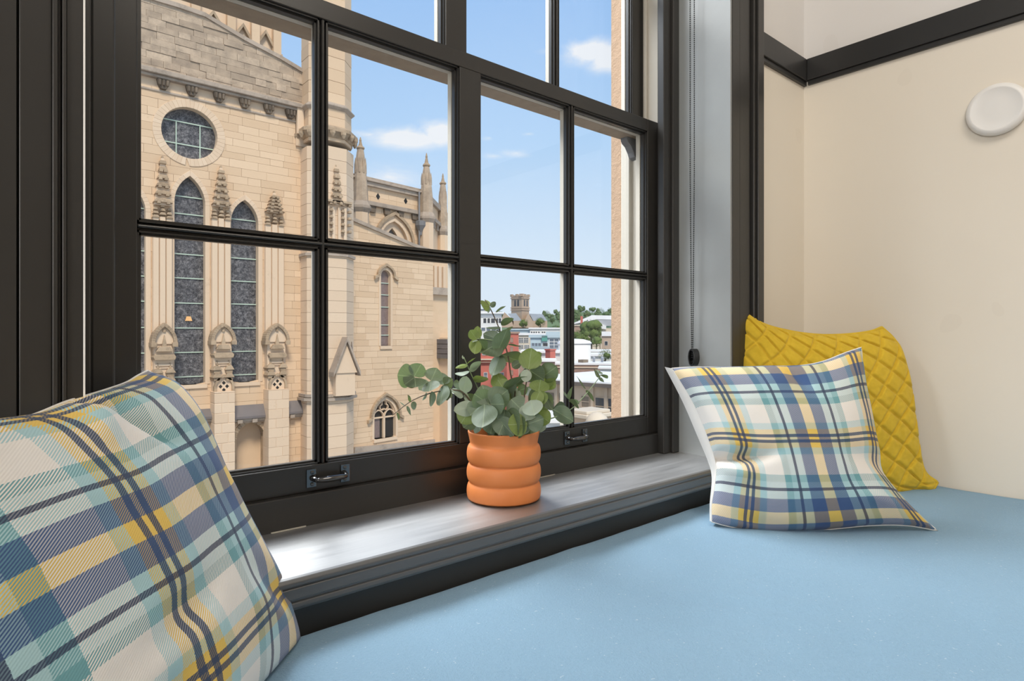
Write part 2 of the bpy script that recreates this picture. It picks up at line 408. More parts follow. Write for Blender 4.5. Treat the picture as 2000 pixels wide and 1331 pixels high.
# ------------------------------------------------------------------ window casings and reveals
YC = 2.048 * HC                             # casing front
def casing(name, x_in, x_out, sgn):
    """moulded casing: board, step, beads; x_in is the edge at the opening"""
    m_ = MB(); wd = abs(x_out - x_in)
    def strip(a, b, front):
        xa, xb = x_in + sgn * a, x_in + sgn * b
        m_.box(min(xa, xb), max(xa, xb), front, YW, SEAT - .02, OZ1 + .12)
    if sgn > 0:
        strip(0, .006, YC + .004); strip(.006, .044, YC); strip(.044, .050, YC + .007); strip(.050, .105, YC + .004)
        strip(.105, .112, YC + .012); strip(.112, .121, YC - .004); strip(.121, .126, YC + .006); strip(.126, wd, YC - .010)
    else:
        strip(0, .016, YC); strip(.016, .020, YC - .004); strip(.020, .024, YC + .004); strip(.024, .029, YC - .005); strip(.029, .058, YC); strip(.058, .060, YC + .006); strip(.060, wd, YC)
    struct(name, m_, 'dark_paint', bevel=.0016)
casing('trim_3', OX1, 3.925 * HC, 1)
casing('trim_4', OX0, -.24, -1)
struct('trim_5', B(OX0 - .0001, OX0 + .0018, YC - .0012, YC + .002, SEAT, OZ1), 'white_gap')
struct('trim_6', B(OX0 - .2, OX1 + .2, YC, YW, OZ1, OZ1 + .12), 'dark_paint', bevel=.002)
YS = 2.431 * HC
struct('trim_7', B(OX1 - .001, OX1 + .0118, YC + .002, 2.60 * HC, SILL - .001, OZ1), 'jamb_paint_lit')      # right reveal board
struct('trim_8', B(OX0 - .0118, OX0 - .0004, YC + .005, 2.60 * HC, SILL, OZ1), 'jamb_paint_lit')
struct('trim_9', B(OX0, OX1 - .0012, YC + .005, 2.9 * HC, OZ1 - .02, OZ1 - .0005), 'jamb_paint_lit')

# ------------------------------------------------------------------ the double hung window
win = empty('window_1', (1.865 * HC, 2.54 * HC, SILL), kind='structure')
YD, YU = 2.54 * HC, 2.668 * HC              # front faces of the two sashes
TH = .034                                   # sash thickness
for sgn, name in ((1, 'stop_bead'), (-1, 'stop_bead')):
    m_ = MB()
    if sgn > 0:
        m_.box(3.479 * HC, OX1, YS, YD + .02, SILL, OZ1 - .02); m_.box(3.405 * HC, 3.479 * HC, 2.452 * HC, 2.508 * HC, SILL, OZ1 - .02)
    else:
        m_.box(OX0, .236 * HC, YS, YD + .02, SILL, OZ1 - .02); m_.box(.236 * HC, .305 * HC, 2.452 * HC, 2.508 * HC, SILL, OZ1 - .02)
    m_.build(name, 'dark_paint', win, bevel=.003)
for x0, x1, nm in ((3.462 * HC, OX1 + .012, 'pulley_stile'), (OX0 - .012, .292 * HC, 'pulley_stile')):
    B(x0, x1, 2.508 * HC, 2.80 * HC, SILL, OZ1 - .02).build(nm, 'cream_wood', win)
# parting strips and outer frame, cream
m_ = MB(); m_.box(3.440 * HC, 3.462 * HC, 2.628 * HC, 2.650 * HC, SILL, OZ1 - .02); m_.build('parting_strip', 'cream_wood', win, bevel=.001)
m_ = MB(); m_.box(.292 * HC, .314 * HC, 2.628 * HC, 2.650 * HC, SILL, OZ1 - .02); m_.build('parting_strip', 'cream_wood', win, bevel=.001)
for s_ in (1, -1):
    m_ = MB()
    for a, b, xo in ((2.765, 2.80, 3.425), (2.80, 2.835, 3.452), (2.835, 2.875, 3.476), (2.875, 2.90, 3.50)):
        if s_ > 0: m_.box(xo * HC, 3.56 * HC, a * HC, b * HC, SILL, OZ1)
        else: m_.box(.12 * HC, (3.73 - xo) * HC, a * HC, b * HC, SILL, OZ1)
    m_.build('outer_frame', 'cream_wood', win, bevel=.002)
B(OX0, OX1, 2.504 * HC, YD + .06, SILL - .02, CZ - .676 * HC).build('bottom_frame', 'dark_paint', win, bevel=.002)
m_ = MB(); rr = random.Random(3); xx = OX0 + .1          # a ragged line of old putty and chipped paint where frame meets sill
while xx < OX1 - .1:
    L = rr.uniform(.01, .07)
    if rr.random() < .5: m_.box(xx, xx + L, 2.504 * HC - .0015, 2.504 * HC + .001, SILL - .001, SILL + rr.uniform(.0008, .0022))
    xx += L + rr.uniform(.005, .05)
m_.build('putty_line', 'cream_wood', win)
B(OX0, OX1, 2.62 * HC, YO + .06, SILL - .03, SILL + .012).build('outer_sill', 'jamb_stone', win)

SX0, SX1 = .292 * HC, 3.462 * HC            # sash outer edges
GC0, GC1 = 1.798 * HC, 1.9325 * HC          # centre bar
GL, GR = .3825 * HC, 3.344 * HC             # glass edges at the stiles
MU = (1.0776 * HC, 2.622 * HC)              # narrow upright bars
def bead_frame(m_, x0, x1, z0, z1, yf, w_, dp):
    """stepped glazing bead round one pane, on the room side"""
    for k, (a, y) in enumerate(((w_ * .45, yf + .004), (w_, yf + .010))):
        b = 0 if k == 0 else w_ * .45
        m_.box(x0 + b, x0 + a, y, yf + dp, z0, z1); m_.box(x1 - a, x1 - b, y, yf + dp, z0, z1)
        m_.box(x0 + b, x1 - b, y, yf + dp, z0 + b, z0 + a); m_.box(x0 + b, x1 - b, y, yf + dp, z1 - a, z1 - b)
def sash(name, yf, z0, z1, brail, trail, zm, outer_mat):
    fr = MB()
    zi0, zi1 = z0 + brail, z1 - trail
    gl_y = yf + .020                        # pane
    fr.box(SX0, GL, yf, yf + TH, z0, z1); fr.box(GR, SX1, yf, yf + TH, z0, z1)
    fr.box(GL, GR, yf, yf + TH, z0, zi0); fr.box(GL, GR, yf, yf + TH, zi1, z1)
    fr.box(GC0, GC1, yf, yf + TH, zi0, zi1)
    s = fr.build(name, 'dark_paint', win, bevel=.0016)
    cols = ((GL, MU[0]), (MU[0], GC0), (GC1, MU[1]), (MU[1], GR))
    rows = ((zi0, zm), (zm, zi1))
    mh = .0065
    for x in MU:
        v = MB(); v.box(x - mh, x + mh, yf + .010, gl_y, zi0, zi1); v.box(x - .0025, x + .0025, yf + .001, yf + .012, zi0, zi1)
        v.build('upright_bar', 'dark_paint', s, bevel=.002)
    for a, b in ((GL, GC0), (GC1, GR)):
        v = MB(); v.box(a, b, yf + .0102, gl_y, zm - mh, zm + mh); v.box(a, b, yf + .0012, yf + .012, zm - .0025, zm + .0025)
        v.build('cross_bar', 'dark_paint', s, bevel=.002)
    e = MB()                                # outer half of the bars and the putty, cream and seen through the glass
    for x in MU: e.box(x - .0075, x + .0075, gl_y + .004, yf + TH + .004, zi0, zi1)
    for a, b in ((GL, GC0), (GC1, GR)): e.box(a, b, gl_y + .0042, yf + TH + .0038, zm - .0075, zm + .0075)
    for a, b in ((GL, GC0), (GC1, GR)):
        e.box(a, a + .006, gl_y + .004, yf + TH + .003, zi0, zi1); e.box(b - .006, b, gl_y + .004, yf + TH + .003, zi0, zi1)
        e.box(a, b, gl_y + .004, yf + TH + .003, zi0 - .001, zi0 + .0025); e.box(a, b, gl_y + .004, yf + TH + .003, zi1 - .006, zi1)
    e.build('glazing_putty', outer_mat, s)
    bd = MB()
    for i, (xa, xb) in enumerate(cols):
        for j, (za, zb) in enumerate(rows):
            x0 = xa + (mh if i in (1, 3) else 0); x1 = xb - (mh if i in (0, 2) else 0)
            q0 = za + (mh if j == 1 else 0); q1 = zb - (mh if j == 0 else 0)
            bead_frame(bd, x0, x1, q0, q1, yf, .0065, .020)
            B(x0 + .001, x1 - .001, gl_y, gl_y + .003, q0 + .001, q1 - .001).build('pane', 'glass', s)
    bd.build('glazing_bead', 'dark_paint', s)
    return s
LZ0, LZ1 = CZ - .676 * HC, CZ + 1.447 * HC
low = sash('lower_sash', YD, LZ0, LZ1, .113 * HC, .083 * HC, CZ + .389 * HC, 'cream_wood')
UZ0, UZ1 = CZ + 1.362 * HC, OZ1 - .02
upp = sash('upper_sash', YU, UZ0, UZ1, .085 * HC, .10 * HC, (UZ0 + UZ1) / 2, 'cream_wood')
B(SX0, SX1, YU + TH, YU + TH + .003, UZ0, UZ0 + .05).build('outer_rail_face', 'sash_outside', upp)
B(SX0, SX1, YD + TH + .009, YU + TH + .003, UZ0 - .0025, UZ0).build('rail_underside', 'sash_outside', upp)
for x0, x1, d in ((GR - .018, SX1 - .006, 1), (SX0 + .006, GL + .018, -1)):      # sash horns below the meeting rail
    hp = [(0, 0), (1, 0), (1, -.052), (.86, -.060), (.60, -.055), (.50, -.042), (.30, -.026), (.08, -.018), (0, -.010)]
    pts = [Vector((x0 + (x1 - x0) * (p if d > 0 else 1 - p), YU + .006, UZ0 + q)) for p, q in hp]
    MB().prism(pts, (0, .024, 0)).build('sash_horn', 'lead_grey', upp, bevel=.002)

def sash_lift(xc):
    """bar lift: two screwed plates and a turned handle between them"""
    m_ = MB(); L = .0765; z = (CZ - .676 * HC) + .0245
    for s_ in (-1, 1):
        px = xc + s_ * (L / 2 - .006)
        m_.box(px - .009, px + .009, YD - .003, YD + .002, z - .0165, z + .0165)
        for dz in (-.0105, .0105): m_.lathe((0, 0, 0), [(.001, 0)], 3, cap=False) if False else None
        for dz in (-.0105, .0105):
            m_.tube([(px - s_ * .001, YD - .0045, z + dz), (px - s_ * .001, YD - .002, z + dz)], .0035, 10)
        m_.tube([(px - s_ * .003, YD - .002, z), (px - s_ * .003, YD - .010, z - .001), (px - s_ * .0055, YD - .017, z - .002)], [.0065, .005, .0045], 10)
    pts, rad = [], []
    for k in range(13):
        f = k / 12 * 2 - 1; pts.append((xc + f * (L / 2 - .010), YD - .016 - .004 * (1 - f * f), z - .002)); rad.append(.0032 + .0026 * (1 - f * f) ** .8)
    m_.tube(pts, rad, 12)
    m_.build('sash_lift', 'black_metal', low, bevel=.0008)
for px in (641, 1124): sash_lift(on_plane(px, 930, Vector((0, YD, 0)), Vector((0, 1, 0))).x)

# ------------------------------------------------------------------ inner sill and moulded apron
AY = 2.035 * HC
sill = MB()
prof = [(2.53 * HC, SILL), (AY - .010, SILL), (AY - .015, SILL - .0015), (AY - .0185, SILL - .006), (AY - .0185, SILL - .010), (AY - .014, SILL - .0115), (AY - .0135, SILL - .0135), (AY - .0165, SILL - .0155),
        (AY - .0165, SILL - .030), (AY - .0115, SILL - .032), (AY - .0105, SILL - .0345), (AY - .0135, SILL - .037), (AY - .0140, SILL - .0425), (AY - .011, SILL - .047), (AY - .004, SILL - .049), (2.53 * HC, SILL - .049)]
sill.prism([(OX0, y, z) for y, z in prof], (3.56 * HC - OX0, 0, 0))
struct('trim_10', sill, 'sill_paint', bevel=.0012)
struct('trim_11', B(-.24, 3.925 * HC, AY - .004, YW, SEAT - .25, SILL - .049), 'dark_paint')

# ------------------------------------------------------------------ the window seat
def seat_pad():
    x0, x1, y0, y1 = -.75, XR - .004, .10, AY - .006
    nx, ny = 150, 60; r = .03
    vs, fs = [], []
    def h(x, y):
        z = SEAT
        z += .0035 * noise.noise(Vector((x * 3, y * 3, 1.3)))
        d = (x - y * .9) ; amp = max(0, 1 - abs(x - .85) / .55) * max(0, 1 - abs(y - .50) / .28)
        z += .0028 * math.sin((x * .84 + y * .55) * 105 + 3 * noise.noise(Vector((x * 4, y * 4, 0)))) * amp
        z += .0018 * noise.noise(Vector((x * 14, y * 14, 4)))
        e = min(x - x0, x1 - x, y - y0 if y - y0 < .1 else 9, (y1 - y) * 1.6)
        if e < r: z -= r * (1 - math.sqrt(max(0, 1 - ((r - e) / r) ** 2))) * (.30 if (y1 - y) * 1.6 < r or x1 - x < r else 1)
        return z
    for j in range(ny + 1):
        for i in range(nx + 1):
            x = x0 + (x1 - x0) * i / nx; y = y0 + (y1 - y0) * j / ny
            vs.append((x, y, h(x, y)))
    W = nx + 1
    for j in range(ny):
        for i in range(nx): fs.append((j * W + i, j * W + i + 1, (j + 1) * W + i + 1, (j + 1) * W + i))
    ring = [i for i in range(W)] + [j * W + nx for j in range(1, ny + 1)] + [ny * W + i for i in range(nx - 1, -1, -1)] + [j * W for j in range(ny - 1, 0, -1)]
    o = len(vs)
    for i in ring: vs.append((vs[i][0], vs[i][1], SEAT - .10))
    n = len(ring)
    for k in range(n): fs.append((ring[(k + 1) % n], ring[k], o + k, o + (k + 1) % n))
    fs.append(tuple(o + k for k in range(n - 1, -1, -1)))
    return MB().add(vs, fs, True)
ws = empty('window_seat', (.6, .48, 0), 'built-in window seat with a blue felt pad under the dark window', 'bench')
seat_pad().build('seat_pad', 'felt', ws)
bb = MB(); bb.box(-.75, XR - .004, .14, AY - .01, .08, SEAT - .10); bb.box(-.75, XR - .004, .19, AY - .01, 0, .08)
bb.build('base', 'bench_wood', ws, bevel=.003)
for k in range(4):
    xa = -.74 + k * .685; B(xa + .01, xa + .675, .122, .14, .10, SEAT - .115).build('panel', 'bench_wood', ws, bevel=.004)

# ------------------------------------------------------------------ round white disc on the right wall
dc = on_plane(1949, 216, Vector((XR, 0, 0)), Vector((1, 0, 0)))
a, b = on_plane(1940, 269, Vector((XR, 0, 0)), Vector((1, 0, 0))), on_plane(1958, 163, Vector((XR, 0, 0)), Vector((1, 0, 0)))
rd = (b.z - a.z) / 2 * .985
pr = [(rd * .80, 0), (rd * .97, .003), (rd, .009), (rd * .985, .015), (rd * .93, .020), (rd * .84, .0225), (rd * .80, .0228), (rd * .785, .0222), (rd * .4, .0226), (.0005, .0228)]
vs, fs = [], []; n = 64
for r_, h_ in pr:
    for k in range(n):
        an = 2 * math.pi * k / n; vs.append((XR - h_, dc.y + r_ * math.cos(an), dc.z + r_ * math.sin(an)))
for j in range(len(pr) - 1):
    for k in range(n):
        k2 = (k + 1) % n; fs.append((j * n + k, (j + 1) * n + k, (j + 1) * n + k2, j * n + k2))
tag(MB().add(vs, fs, True).build('wall_disc', 'white_disc', org=(XR, dc.y, dc.z)), 'round white domed disc fixed on the cream right wall', 'wall light')

# ------------------------------------------------------------------ blind chain and its tensioner on the right reveal
PX = Vector((OX1, 0, 0)); NX = Vector((1, 0, 0))
cp = on_plane(1352, 660, Vector((OX1 - .022, 0, 0)), NX); ctop = 2.30
chain = empty('blind_chain', (cp.x, cp.y, cp.z), 'black beaded blind chain hanging down the grey window reveal', 'blind chain')
ch = MB()
ico = bmesh.new(); bmesh.ops.create_icosphere(ico, subdivisions=1, radius=.0020); iv = [v.co.copy() for v in ico.verts]; ifc = [tuple(v.index for v in f.verts) for f in ico.faces]; ico.free()
zb = on_plane(1352, 690, Vector((cp.x, 0, 0)), NX).z
strands = []
for s_ in (-1, 1):
    z = zb - .012
    while z < ctop:
        tt = max(0, min(1, (z - zb) / .50)); off = .0016 + .0050 * tt
        p = Vector((cp.x, cp.y - s_ * off, z)); ch.add([p + q for q in iv], ifc, True); z += .0058
B(cp.x - .0007, cp.x + .0007, cp.y - .0007, cp.y + .0007, zb, zb + .001)
tag(ch.build('bead', 'black_plastic', chain), kind='stuff')
for s_ in (-1, 1):
    pts = [(cp.x, cp.y - s_ * (.0016 + .0050 * max(0, min(1, (zb - .01 + k * .05 - zb) / .50))), zb - .01 + k * .05) for k in range(int((ctop - zb) / .05) + 1)]
    MB().tube(pts, .0005, 5).build('cord', 'black_plastic', chain)
tn = empty('chain_tensioner', (OX1, cp.y, zb - .02), 'black oval chain tensioner screwed to the grey reveal', 'chain holder')
tm = MB(); pts, hz = [], .024
for k in range(28):
    an = 2 * math.pi * k / 28; pts.append(Vector((OX1 - .028, cp.y + .0105 * math.cos(an), zb - .012 + hz * math.sin(an))))
shell = MB(); inner = [Vector((p.x, cp.y + (p.y - cp.y) * .72, zb - .012 + (p.z - zb + .012) * .82)) for p in pts]
n = 28; vs = pts + [p + Vector((.027, 0, 0)) for p in pts] + inner + [p + Vector((.016, 0, 0)) for p in inner]; fs = []
for k in range(n):
    k2 = (k + 1) % n
    fs += [(k, k2, n + k2, n + k), (k2, k, 2 * n + k, 2 * n + k2), (2 * n + k2, 2 * n + k, 3 * n + k, 3 * n + k2)]
fs += [tuple(n + k for k in range(n)), tuple(3 * n + k for k in range(n - 1, -1, -1))]
shell.add(vs, fs, False).build('housing', 'black_plastic', tn, bevel=.001)
wh = MB()
wh.tube([(OX1 - .020, cp.y, zb - .014), (OX1 - .012, cp.y, zb - .014)], .006, 16); wh.build('pulley', 'black_plastic', tn)
sc = MB(); sc.tube([(OX1 - .0125, cp.y, zb + .002), (OX1 - .010, cp.y, zb + .002)], .0025, 10); sc.build('screw', 'grey_metal', tn)
# ------------------------------------------------------------------ cushions
def spline(pts, n):
    """n + 1 points spaced evenly along a Catmull-Rom curve"""
    P = [pts[0] * 2 - pts[1]] + pts + [pts[-1] * 2 - pts[-2]]; out = []
    for i in range(1, len(P) - 2):
        for k in range(24):
            t_ = k / 24; a, b, c, d = P[i - 1], P[i], P[i + 1], P[i + 2]
            out.append(.5 * ((2 * b) + (c - a) * t_ + (2 * a - 5 * b + 4 * c - d) * t_ ** 2 + (3 * b - a - 3 * c + d) * t_ ** 3))
    out.append(pts[-1]); L = [0]
    for a, b in zip(out, out[1:]): L.append(L[-1] + (b - a).length)
    res, j = [], 0
    for k in range(n + 1):
        q = L[-1] * k / n
        while j < len(L) - 2 and L[j + 1] < q: j += 1
        f = (q - L[j]) / max(1e-9, L[j + 1] - L[j]); res.append(out[j].lerp(out[j + 1], min(1, max(0, f))))
    return res
def cushion(bot, top, lef, rig, nrm, th_f, th_b, N, relief, size, org):
    """bot/top run left to right, lef/rig run bottom to top; returns the front and back sheets as (verts, faces, uvs)"""
    Bm, Tm, Lm, Rm = spline(bot, N), spline(top, N), spline(lef, N), spline(rig, N)
    c00, c10, c01, c11 = bot[0], bot[-1], top[0], top[-1]
    def P(i, j):
        s, t_ = i / N, j / N
        return (Bm[i] * (1 - t_) + Tm[i] * t_ + Lm[j] * (1 - s) + Rm[j] * s
                - (c00 * (1 - s) * (1 - t_) + c10 * s * (1 - t_) + c01 * (1 - s) * t_ + c11 * s * t_))
    sheets = []
    for sgn, th in ((1, th_f), (-1, th_b)):
        vs, fs, uv = [], [], []
        for j in range(N + 1):
            for i in range(N + 1):
                s, t_ = i / N * 2 - 1, j / N * 2 - 1
                f = (max(0, 1 - s * s) ** .5) * (max(0, 1 - t_ * t_) ** .5)
                f = f ** .85
                vs.append(P(i, j) + nrm * (sgn * (th * f + (relief(i / N, j / N) * min(1, f * 3) if sgn > 0 else 0))))
                uv.append(((i / N) * size[0], (j / N) * size[1]))
        W = N + 1
        for j in range(N):
            for i in range(N):
                q = (j * W + i, j * W + i + 1, (j + 1) * W + i + 1, (j + 1) * W + i)
                fs.append(q if sgn > 0 else q[::-1])
        sheets.append((vs, fs, uv))
    edge = Bm[:-1] + Rm[:-1] + Tm[:0:-1] + Lm[:0:-1]
    return sheets, edge
def sheet_obj(name, sh, mat, parent):
    vs, fs, uv = sh; o = MB().add(vs, fs, True).build(name, mat, parent)
    lay = o.data.uv_layers.new(name='cloth')
    for lp in o.data.loops: lay.data[lp.index].uv = uv[lp.vertex_index]
    return o
def wrinkle(seed, amp, folds):
    def f(s, t_):
        z = amp * noise.noise(Vector((s * 3.1, t_ * 3.1, seed))) + amp * .4 * noise.noise(Vector((s * 8, t_ * 8, seed + 3)))
        for (s0, t0, s1, t1, wd, dp) in folds:
            dx, dy = s1 - s0, t1 - t0; q = ((s - s0) * dx + (t_ - t0) * dy) / (dx * dx + dy * dy); qq = max(0, min(1, q))
            d = math.hypot(s - s0 - dx * qq, t_ - t0 - dy * qq); fade = math.sin(math.pi * min(1, max(0, .08 + .84 * qq)))
            z += dp * fade * math.exp(-(d / wd) ** 2)
        return z
    return f
ZUP = Vector((0, 0, 1))

# plaid cushion on the right, in front of the yellow one
p0 = Vector((1.235, .675, SEAT)); e1 = Vector((.727, -.685, 0)).normalized(); nb = Vector((-.685, -.727, 0)).normalized()
e2 = (-nb * math.sin(R(20)) + ZUP * math.cos(R(20))); nr = e1.cross(e2).normalized()
if nr.dot(nb) < 0: nr = -nr
q = lambda L, off=0.0: [on_plane(x, y, p0 + nr * off, nr) for x, y in L]
bot = q([(1390, 1020), (1430, 1030), (1500, 1040), (1600, 1036), (1700, 1027), (1770, 1027), (1831, 1037)])
top = q([(1312, 720), (1350, 718), (1430, 718), (1500, 716), (1560, 715), (1605, 707), (1650, 690), (1682, 679)])
lef = q([(1390, 1020), (1390, 985), (1397, 940), (1397, 905), (1380, 850), (1352, 785), (1312, 720)])
rig = q([(1831, 1037), (1795, 1008), (1757, 972), (1727, 932), (1712, 880), (1700, 820), (1689, 760), (1682, 679)])
pl = plaid('plaid_right', .135, .081, .247, 430)
rel = wrinkle(2.0, .005, [(-.08, .36, .30, .44, .032, -.050), (-.02, .30, .2, .30, .05, .012), (1.05, .34, .72, .44, .06, -.020), (.55, .98, .62, .80, .04, -.014), (.12, .06, .3, .02, .04, -.01), (.9, .12, .7, .2, .05, .01)])
sh, edge = cushion(bot, top, lef, rig, nr, .085, .060, 72, rel, (.35, .31), None)
c2 = empty('plaid_cushion', tuple(p0 + Vector((.05, 0, 0))), 'blue, yellow and white plaid cushion leaning on the yellow quilted cushion', 'cushion', 'plaid cushions')
lefb = spline(q([(1386, 1018), (1386, 985), (1390, 935), (1383, 903), (1361, 850), (1333, 785), (1298, 717)], -.012), 72); lf = [sh[0][0][j * 73] for j in range(73)]
MB().add(lf + lefb + [p - nr * .02 + e1 * .02 for p in lefb], [(j, j + 1, 73 + j + 1, 73 + j) for j in range(72)] + [(73 + j, 74 + j, 147 + j, 146 + j) for j in range(72)], True).build('side_strip', 'white_fabric', c2)
sheet_obj('front_cover', sh[0], 'plaid_right', c2); o = sheet_obj('back_cover', sh[1], 'white_fabric', c2); o['label'] = 'plain white back cover'
MB().tube(edge, .0016, 6, closed=True).build('seam', 'white_fabric', c2)

# yellow quilted cushion in the corner
p0 = Vector((1.575, .80, SEAT)); e1 = Vector((.80, -.60, 0)).normalized(); nb = Vector((-.60, -.80, 0)).normalized()
e2 = (-nb * math.sin(R(9)) + ZUP * math.cos(R(9))); nr = e1.cross(e2).normalized()
if nr.dot(nb) < 0: nr = -nr
bot = q([(1470, 962), (1560, 985), (1660, 985), (1740, 972), (1790, 955), (1818, 958), (1831, 943)])
top = q([(1422, 597), (1448, 606), (1490, 633), (1545, 648), (1600, 655), (1655, 654), (1700, 648), (1722, 640)])
lef = q([(1470, 962), (1456, 880), (1452, 800), (1448, 720), (1445, 660), (1422, 597)])
rig = q([(1831, 943), (1806, 922), (1795, 880), (1786, 820), (1777, 750), (1762, 690), (1745, 662), (1722, 640)])
KQ = 7.0
def quilt(s, t_):
    z = 0.0
    a, b = (s + t_ * .98) * KQ, (s - t_ * .98) * KQ
    d = min(abs(a - round(a)), abs(b - round(b)))
    z += -.0085 * math.exp(-(d / .075) ** 2) + .0012 * noise.noise(Vector((s * 40, t_ * 40, 7)))
    z += .005 * noise.noise(Vector((s * 4, t_ * 4, 5)))
    return z
sh, edge = cushion(bot, top, lef, rig, nr, .060, .050, 190, quilt, (.45, .45), None)
cy = empty('quilted_cushion', tuple(p0 + Vector((.15, -.1, 0))), 'mustard yellow diamond-quilted cushion standing in the corner behind a plaid one', 'cushion')
sheet_obj('front_cover', sh[0], 'yellow_quilt', cy); sheet_obj('back_cover', sh[1], 'yellow_quilt', cy)
MB().tube(edge, .0042, 8, closed=True).build('piping', 'yellow_quilt', cy)
N = 190; zl = [sh[1][0][j * (N + 1) + 5] - nr * .002 for j in range(8, N - 8, 4)]
MB().tube(zl, .0018, 6).build('zipper', 'yellow_quilt', cy)

# large plaid cushion close to the camera on the left
far_b = Vector((.316, .825, SEAT)); e1 = Vector((.677, .736, 0)).normalized(); nb = Vector((.736, -.677, 0)).normalized()
lean = math.asin(.2168 / .42)
e2 = (-nb * math.sin(lean) + ZUP * math.cos(lean)); nr = e1.cross(e2).normalized()
if nr.dot(nb) < 0: nr = -nr
p0 = far_b
WD = .47
near_b = far_b - e1 * WD; near_t = near_b + e2 * .40
bot = [near_b, near_b + e1 * .15 + e2 * .012, near_b + e1 * .32 + e2 * .01, p0 + e2 * .005]
br = p0 + e2 * .005
rig = [br] + q([(583, 1240), (548, 1150), (505, 1075), (465, 1000), (430, 925), (392, 845), (358, 785), (334, 751), (288, 725)])
top = [near_t] + q([(-60, 830), (0, 823), (62, 812), (130, 785), (200, 764), (246, 748), (268, 735), (288, 725)])
lef = [near_b, near_b + e1 * .02 + e2 * .13, near_b + e1 * .02 + e2 * .27, near_t]
plaid('plaid_left', .135, .0305, .0782, 430)
rel = wrinkle(9.0, .006, [(.62, 1.0, .72, .74, .030, -.030), (.60, .97, .50, .80, .05, .012), (.30, .30, .62, .36, .05, -.012), (.98, .12, .80, .28, .05, -.012), (.20, .12, .45, .20, .05, -.016)])
sh, edge = cushion(bot, top, lef, rig, nr, .060, .050, 72, rel, (.45, .34), None)
for sh_ in sh: sh_[2][:] = [(.18 * (u / .45) + .09 * (u / .45) ** 2, v) for u, v in sh_[2]]
c1 = empty('plaid_cushion', tuple(far_b - e1 * .2), 'large plaid cushion at the near left end of the blue seat', 'cushion', 'plaid cushions')
sheet_obj('front_cover', sh[0], 'plaid_left', c1); o = sheet_obj('back_cover', sh[1], 'white_fabric', c1); o['label'] = 'plain white back cover'
MB().tube(edge, .0016, 6, closed=True).build('seam', 'white_fabric', c1)

# ------------------------------------------------------------------ terracotta pot with eucalyptus
PC = Vector((.796, .968, SILL)); TP = PC.x * SP + PC.y * CP
mm = TP / F
hz = lambda y: CZ + (YH - y) * mm - SILL
prof = [(.050, 0), (.060, .002), (.068, .008)]
ctrl = [(957, .0765), (938.5, .0690), (919, .0765), (902, .0688), (881, .0762), (866, .0692), (853, .0715), (842, .0742)]
ys = [ctrl[0][0]]; out = []
ytop = 842
def rib(y):
    # rounded bulges between narrow pinches
    seg = [(975, 938.5, .0765), (938.5, 902, .0765), (902, 866, .0762)]
    for a, b, r_ in seg:
        if b <= y <= a:
            c_, h_ = (a + b) / 2, (a - b) / 2; f = (y - c_) / h_; return .0685 + (r_ - .0685) * math.sqrt(max(0, 1 - f * f)) ** .9
    return None
y = 970.0
while y > 866:
    prof.append((rib(y), hz(y))); y -= 2.0
prof += [(.0690, hz(866)), (.0702, hz(860)), (.0718, hz(852)), (.0735, hz(845)), (.0741, hz(842)), (.0738, hz(840.6)), (.0722, hz(840.2)), (.0705, hz(841)), (.0690, hz(850)), (.0670, hz(862))]
plant = empty('potted_eucalyptus', tuple(PC), 'eucalyptus plant in a ribbed orange terracotta pot on the dark window sill', 'potted plant')
MB().lathe(tuple(PC), prof, 72, cap=False).add([(PC.x + .05 * math.cos(k * math.pi / 18), PC.y + .05 * math.sin(k * math.pi / 18), PC.z) for k in range(36)], [tuple(range(35, -1, -1))]).build('pot', 'terracotta', plant)
MB().lathe((PC.x, PC.y, PC.z), [(.0675, hz(860)), (.05, hz(858)), (.02, hz(856)), (.001, hz(856))], 40, cap=False).build('soil', 'dark_soil', plant)

def leaf_mesh(name, wr, cup, fold, pointed):
    """unit leaf: base at the origin, tip at +Y, face +Z"""
    vs, fs, uv = [], [], []; n, k = 12, 6
    for j in range(n + 1):
        t_ = j / n; a = t_ ** (.85 if not pointed else .75)
        wd = wr * .5 * math.sin(math.pi * min(1, a)) ** (.62 if not pointed else .8) * (1 if not pointed else 1 - .18 * t_)
        for i in range(-k, k + 1):
            s = i / k; x = s * wd
            vs.append((x, t_, cup * (t_ - .5) ** 2 * 1.2 - cup * .3 + fold * abs(s) * wd + .012 * math.sin(t_ * 9 + s * 3))); uv.append((s * (wd / (wr * .5) + .001), t_))
    W = 2 * k + 1
    for j in range(n):
        for i in range(2 * k): fs.append((j * W + i, j * W + i + 1, (j + 1) * W + i + 1, (j + 1) * W + i))
    me = bpy.data.meshes.new(name); me.from_pydata(vs, [], fs); me.polygons.foreach_set('use_smooth', [True] * len(fs))
    lay = me.uv_layers.new(name='leaf')
    for lp in me.loops: lay.data[lp.index].uv = uv[lp.vertex_index]
    return me
LM = {}
for mt in ('leaf_grey', 'leaf_green', 'leaf_dark', 'leaf_pale'):
    for shp, args in (('r', (1.02, -.12, .10, False)), ('o', (.72, -.10, .16, False)), ('p', (.50, .10, .25, True))):
        me = leaf_mesh('leaf_' + shp, *args); me.materials.append(MATS[mt]); LM[mt, shp] = me
def stem(pts, r0, r1, mat):
    P = [at(x, y, TP + d) for x, y, d in pts]; P = spline(P, 4 * len(P))
    rad = [r0 + (r1 - r0) * k / (len(P) - 1) for k in range(len(P))]
    s = MB().tube(P, rad, 6).build('stem', mat, plant); return s
LR = random.Random(12)
